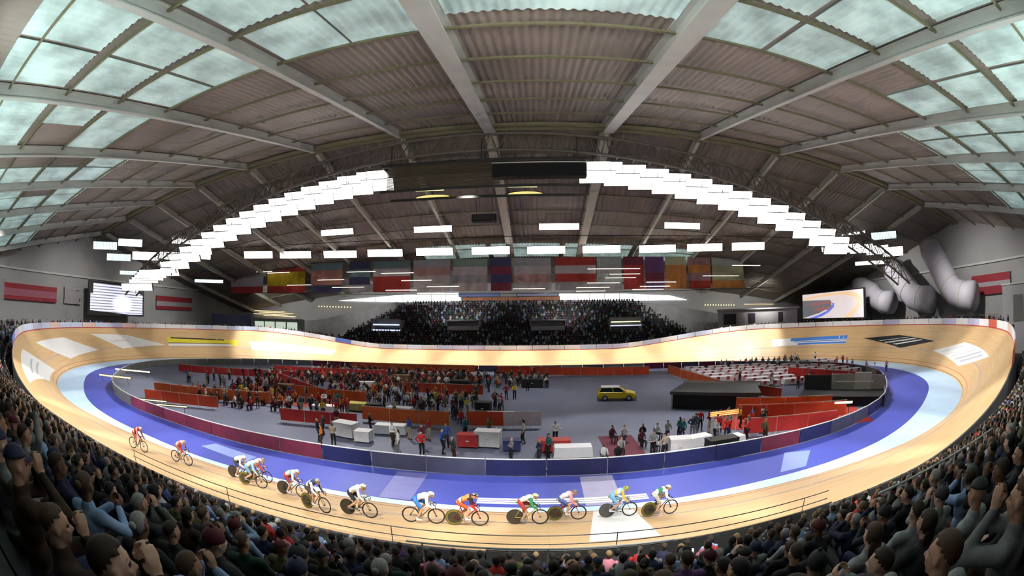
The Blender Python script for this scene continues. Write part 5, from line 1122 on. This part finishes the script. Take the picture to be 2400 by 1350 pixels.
# ------------------------------------------------------------------ people on the infield
AREAS = [((-24,-9),(-14,-7.5),30,'in team pits'), ((-9,6),(-11,.5),34,'mid infield'), ((-38,-20),(-9,4),24,'by slanting barriers'), ((-9,10),(-22,-16),22,'behind navy panels'), ((15,27),(-22.5,-16),24,'around orange sign'), ((34,58),(-6,15),22,'among white tables'), ((-4,9),(3,17),14,'beside open floor')]
used = [(c[0], c[1], max(c[2], c[3])*.6+.25) for c in CASES]+[(a[0], a[1], 1.25) for a in PT]+[(x, y, 1.15) for x, y in _tc]
people = 0; cnt2 = {}
inf = ['red','red','black','charcoal','white','pale grey','navy','beige','dark brown','orange','mid grey','maroon','royal blue','olive','yellow','teal']
for (xa, xb), (ya, yb), n, where in AREAS:
    for q in range(n):
        for _ in range(60):
            x, y = rnd.uniform(xa, xb), rnd.uniform(ya, yb)
            if all(math.hypot(x-a, y-b_) > r for a, b_, r in used) and abs(y) < 23.2: break
        else: continue
        used.append((x, y, .75)); kit, what = rnd.choice(STANDING); top = rnd.choice(inf if xa < 30 else ['red','white','white','white','pale grey','pale grey','maroon','pink']); legs = rnd.choice(['black','navy','charcoal','beige','dark brown','mid grey']); hair = rnd.choice(['short','short','long','bun','cap']); hn = rnd.choice(['black','dark brown','brown','fair','grey'])
        if hair == 'cap': hw = 'black cap'; hc = DRESS['black']
        else: hw = hn+' '+HN[hair]; hc = HAIRC[hn]
        key = (where, top, legs, hw, what); cnt2[key] = cnt2.get(key, 0)+1
        lb = '%s top, %s trousers, %s, %s, %s' % (top, legs, hw, what, where)
        if cnt2[key] > 1: lb = ORD[cnt2[key]-1]+' '+lb
        add_person(kit, V(x, y, -.012), rnd.uniform(0, 2*PI), top, legs, hair, hc, rnd.choice(TONES), lb, 'people on the infield', 'bystander', rnd.uniform(.95,1.06)); people += 1

# ------------------------------------------------------------------ everyone else, far too many to part: one crowd
def crowd_mat():
    m = bpy.data.materials.new('crowd_clothes'); m.use_nodes = True; nt = m.node_tree; b = nt.nodes['Principled BSDF']; b.inputs['Roughness'].default_value = .85
    a = nt.nodes.new('ShaderNodeAttribute'); a.attribute_name = 'Col'; nt.links.new(a.outputs['Color'], b.inputs['Base Color']); return m
CV, CF, CC = [], [], []
def crowd_person(P, rz, top, tone, hairc, legs, s=1., lod=0):
    c_, s_ = math.cos(rz), math.sin(rz)
    def put(mb, col):
        o = len(CV)
        for x, y, z in mb.v: CV.append((P.x+(x*c_-y*s_)*s, P.y+(x*s_+y*c_)*s, P.z+z*s))
        CF.extend([tuple(i+o for i in f) for f in mb.f]); CC.extend([col]*len(mb.v))
    sg = 6 if lod else 8
    b = MB(); b.tube([(0,-.02,.42), (0,-.02,.62), (0,.0,.86), (0,.0,1.02), (0,.01,1.10)], [.17,.15,.18,.15,.06], sg); put(b, top)
    a = MB()
    for g in (-1, 1): a.tube([(g*.19,0,.98), (g*.25,.06,.76), (g*.13,.30,.64)], [.055,.05,.04], 5)
    put(a, top); h = MB().ell((0,.035,1.21), (.078,.095,.118), None, sg, 5); put(h, tone); h = MB().ell((0,.012,1.245), (.086,.100,.095), None, sg, 5); put(h, hairc)
    if not lod:
        l = MB()
        for g in (-1, 1): l.tube([(g*.10,0,.46), (g*.13,.42,.48), (g*.13,.40,.04)], [.085,.065,.05], 5)
        put(l, legs)
def far_col():
    c = rnd.choice(['black','black','charcoal','charcoal','navy','dark brown','dark green','teal','mid grey','maroon','black','navy','pale grey','pale blue','purple']); return DRESS[c]
for (dist, i, k, P, rz) in near_rest: crowd_person(P, rz, DRESS[rnd.choice(pal_lit)], rnd.choice(TONES), rnd.choice([HAIRC[h] for h in ('black','black','dark brown','dark brown','brown','brown','fair','grey')]), DRESS['black'])
GUEST = [DRESS[c] for c in ('red','red','maroon','dark brown','dark brown','black','black','beige','white','orange','charcoal','mid grey','navy')]
for (x0, x1, y0, y1, dx, dy) in ((-34,-4,5.,19.,.95,1.5), (-18,-9.5,-4.8,3.4,.95,1.5), (-8,1,-6.5,-1.5,1.,1.6), (38,56,18.,21.,1.1,1.6), (-31,-20,-8.5,3.5,1.,1.6), (-23,-10,-13.4,-7.6,1.05,1.7), (-3.5,2.,-11.6,-8.6,1.,1.5), (-5,9,7.5,17.5,1.1,1.7), (11,20,-22.,-17.2,1.,1.5), (-32,-20,-14.5,-10.5,1.1,1.6)):   # guests on chairs facing the home straight
    y = y0
    while y < y1:
        x = x0+rnd.random()
        while x < x1:
            x += dx*rnd.uniform(.8, 1.5)
            if rnd.random() < .2 or x < -30+ (y-5)*.2 and y > 12: continue
            if any(math.hypot(x-a, y-b_) < r for a, b_, r in used): continue
            crowd_person(V(x, y, -.02), PI+rnd.uniform(-.7,.7), rnd.choice(GUEST if x < 11 else [DRESS[q] for q in ('white','pale grey','black','black','white','maroon')] if x < 30 else [DRESS['white'], DRESS['pale grey'], DRESS['pink'], DRESS['red']]), rnd.choice(TONES), rnd.choice(list(HAIRC.values())), DRESS[rnd.choice(['black','navy','dark brown'])], 1., 0)
            b_ = MB(); b_.box((0,-.02,.40), (.42,.42,.04)); b_.box((0,-.22,.68), (.42,.03,.4)); b_.box((0,-.02,.2), (.05,.36,.38))
            c_, s_ = -1, 0; o_ = len(CV); CV.extend([(x-vx, y-vy, vz-.02) for vx, vy, vz in b_.v]); CF.extend([tuple(i+o_ for i in f) for f in b_.f]); CC.extend([DRESS['maroon']]*len(b_.v))
        y += dy
for r in range(FN):
    y, z, x0, x1 = frow(r); x = x0+.4
    while x < x1-.4:
        x += rnd.uniform(.56, .8)
        if rnd.random() < .10 or any(a-.2 < x < b_+.2 and 44.9 < y+.4 < 48.9 for a, b_ in ((-30,-22.6),(-12,-4.2),(6.6,14.6),(24.2,31.6))): continue
        crowd_person(V(x, y+.45, z-.02), PI+rnd.uniform(-.3,.3), far_col(), rnd.choice(TONES), rnd.choice(list(HAIRC.values())), DRESS['black'], 1., 1)
for r in range(5):
    i = Q(40)
    while i < Q(310):
        i += .7*rnd.uniform(.8, 1.5)
        if Q(112) < i < Q(208) or rnd.random() < .25: continue
        P = ring_pt(i, 1.25+.9*r, tp(i, TW).z-1.62+.4*r)
        if not in_frame(P+V(0,0,1), 20) : continue
        N = at_i(TN_, i); crowd_person(P, math.atan2(-N[1], -N[0])-PI/2, far_col() if rnd.random() < .8 else DRESS[rnd.choice(['pale grey','red','white','pale blue'])], rnd.choice(TONES), rnd.choice(list(HAIRC.values())), DRESS['black'], 1., 1)
me = bpy.data.meshes.new('crowd'); me.from_pydata(CV, [], CF); ca = me.color_attributes.new('Col', 'FLOAT_COLOR', 'POINT'); ca.data.foreach_set('color', np.c_[np.asarray(CC, np.float32), np.ones(len(CC), np.float32)].ravel()); me.materials.append(crowd_mat()); me.polygons.foreach_set('use_smooth', [True]*len(me.polygons))
o = link('crowd', me, None, 'stuff'); tag(o, 'packed crowd of seated spectators filling the stands all round the track', 'crowd')

# ------------------------------------------------------------------ light: floodlight beams on the track from the lamp rows, plus added wall and roof fill
def spot(P, T, power, ang, blend=.5, col=(1,.97,.92), r=.5):
    l = bpy.data.lights.new('flood_and_wash_beam', 'SPOT'); l.energy = power; l.spot_size = math.radians(ang); l.spot_blend = blend; l.color = col; l.shadow_soft_size = r
    o = bpy.data.objects.new('flood_and_wash_beam', l); COL.objects.link(o); o.location = P; d = Vector(T)-Vector(P); o.rotation_euler = d.to_track_quat('-Z', 'Y').to_euler(); return o
K = 1.0
for x in np.arange(-58, 70, 11.6): spot((x*.9, -44., 20.5), (x*.93, -30.6, .8), 16500*K, 42, .35)           # row over the near stand
for x, y in RING: spot((x, y-.6, 21.4), (x, 31., 1.), 15500*K, 60, .5)                                   # far straight
for k in range(12):                                                                                      # arch: both bends and the apron
    x = -50+101*k/11; x = x if abs(x-2) > 10 else math.copysign(12, x-2); spot((x, -.8, za(x)-1.4), (x*1.12, -24, 0), 10500*K, 62, .5)
for s, x0 in ((-1, -58.), (1, 60.)):
    for y in (-22, -8, 8, 22): spot((x0*.78, y*.7, 22.), (x0*1.1, y, 2.2), 5600*K, 62, .5)
for x in (-34, -17, 0, 17, 34): spot((x, 1.2, za(x)-1.4), (x, 4, 0), 6500*K, 80, .8)
for x in np.arange(-62, 80, 12.): spot((x, -46.5, 13.5), (x, -39., 25.), 2300*K, 125, 1., (.84,1.,.96))    # uplighters on the near side, washing the roof
for y in (-34, -8, 18, 40):
    spot((-63, y, 19.), (-84, y, 8.), 5200*K, 95, 1.); spot((71, y, 19.), (91, y, 9.), 7000*K, 95, 1.)        # extra beams added to brighten the end walls
for x in (-62, -36, -10, 14, 40, 66): spot((x, 42., 14.2), (x, 62., 9.), 3800*K, 110, 1.)                  # unseen fill added to brighten the back wall
spot((10., -41., 19.5), (10., -25., 27.), 4200, 95, 1., (.95,1.,.98))  # unseen uplight added to lift the middle roof bay
w = bpy.data.worlds.new('world'); SC.world = w; w.use_nodes = True; w.node_tree.nodes['Background'].inputs[0].default_value = (.5,.6,.62,1); w.node_tree.nodes['Background'].inputs[1].default_value = .012
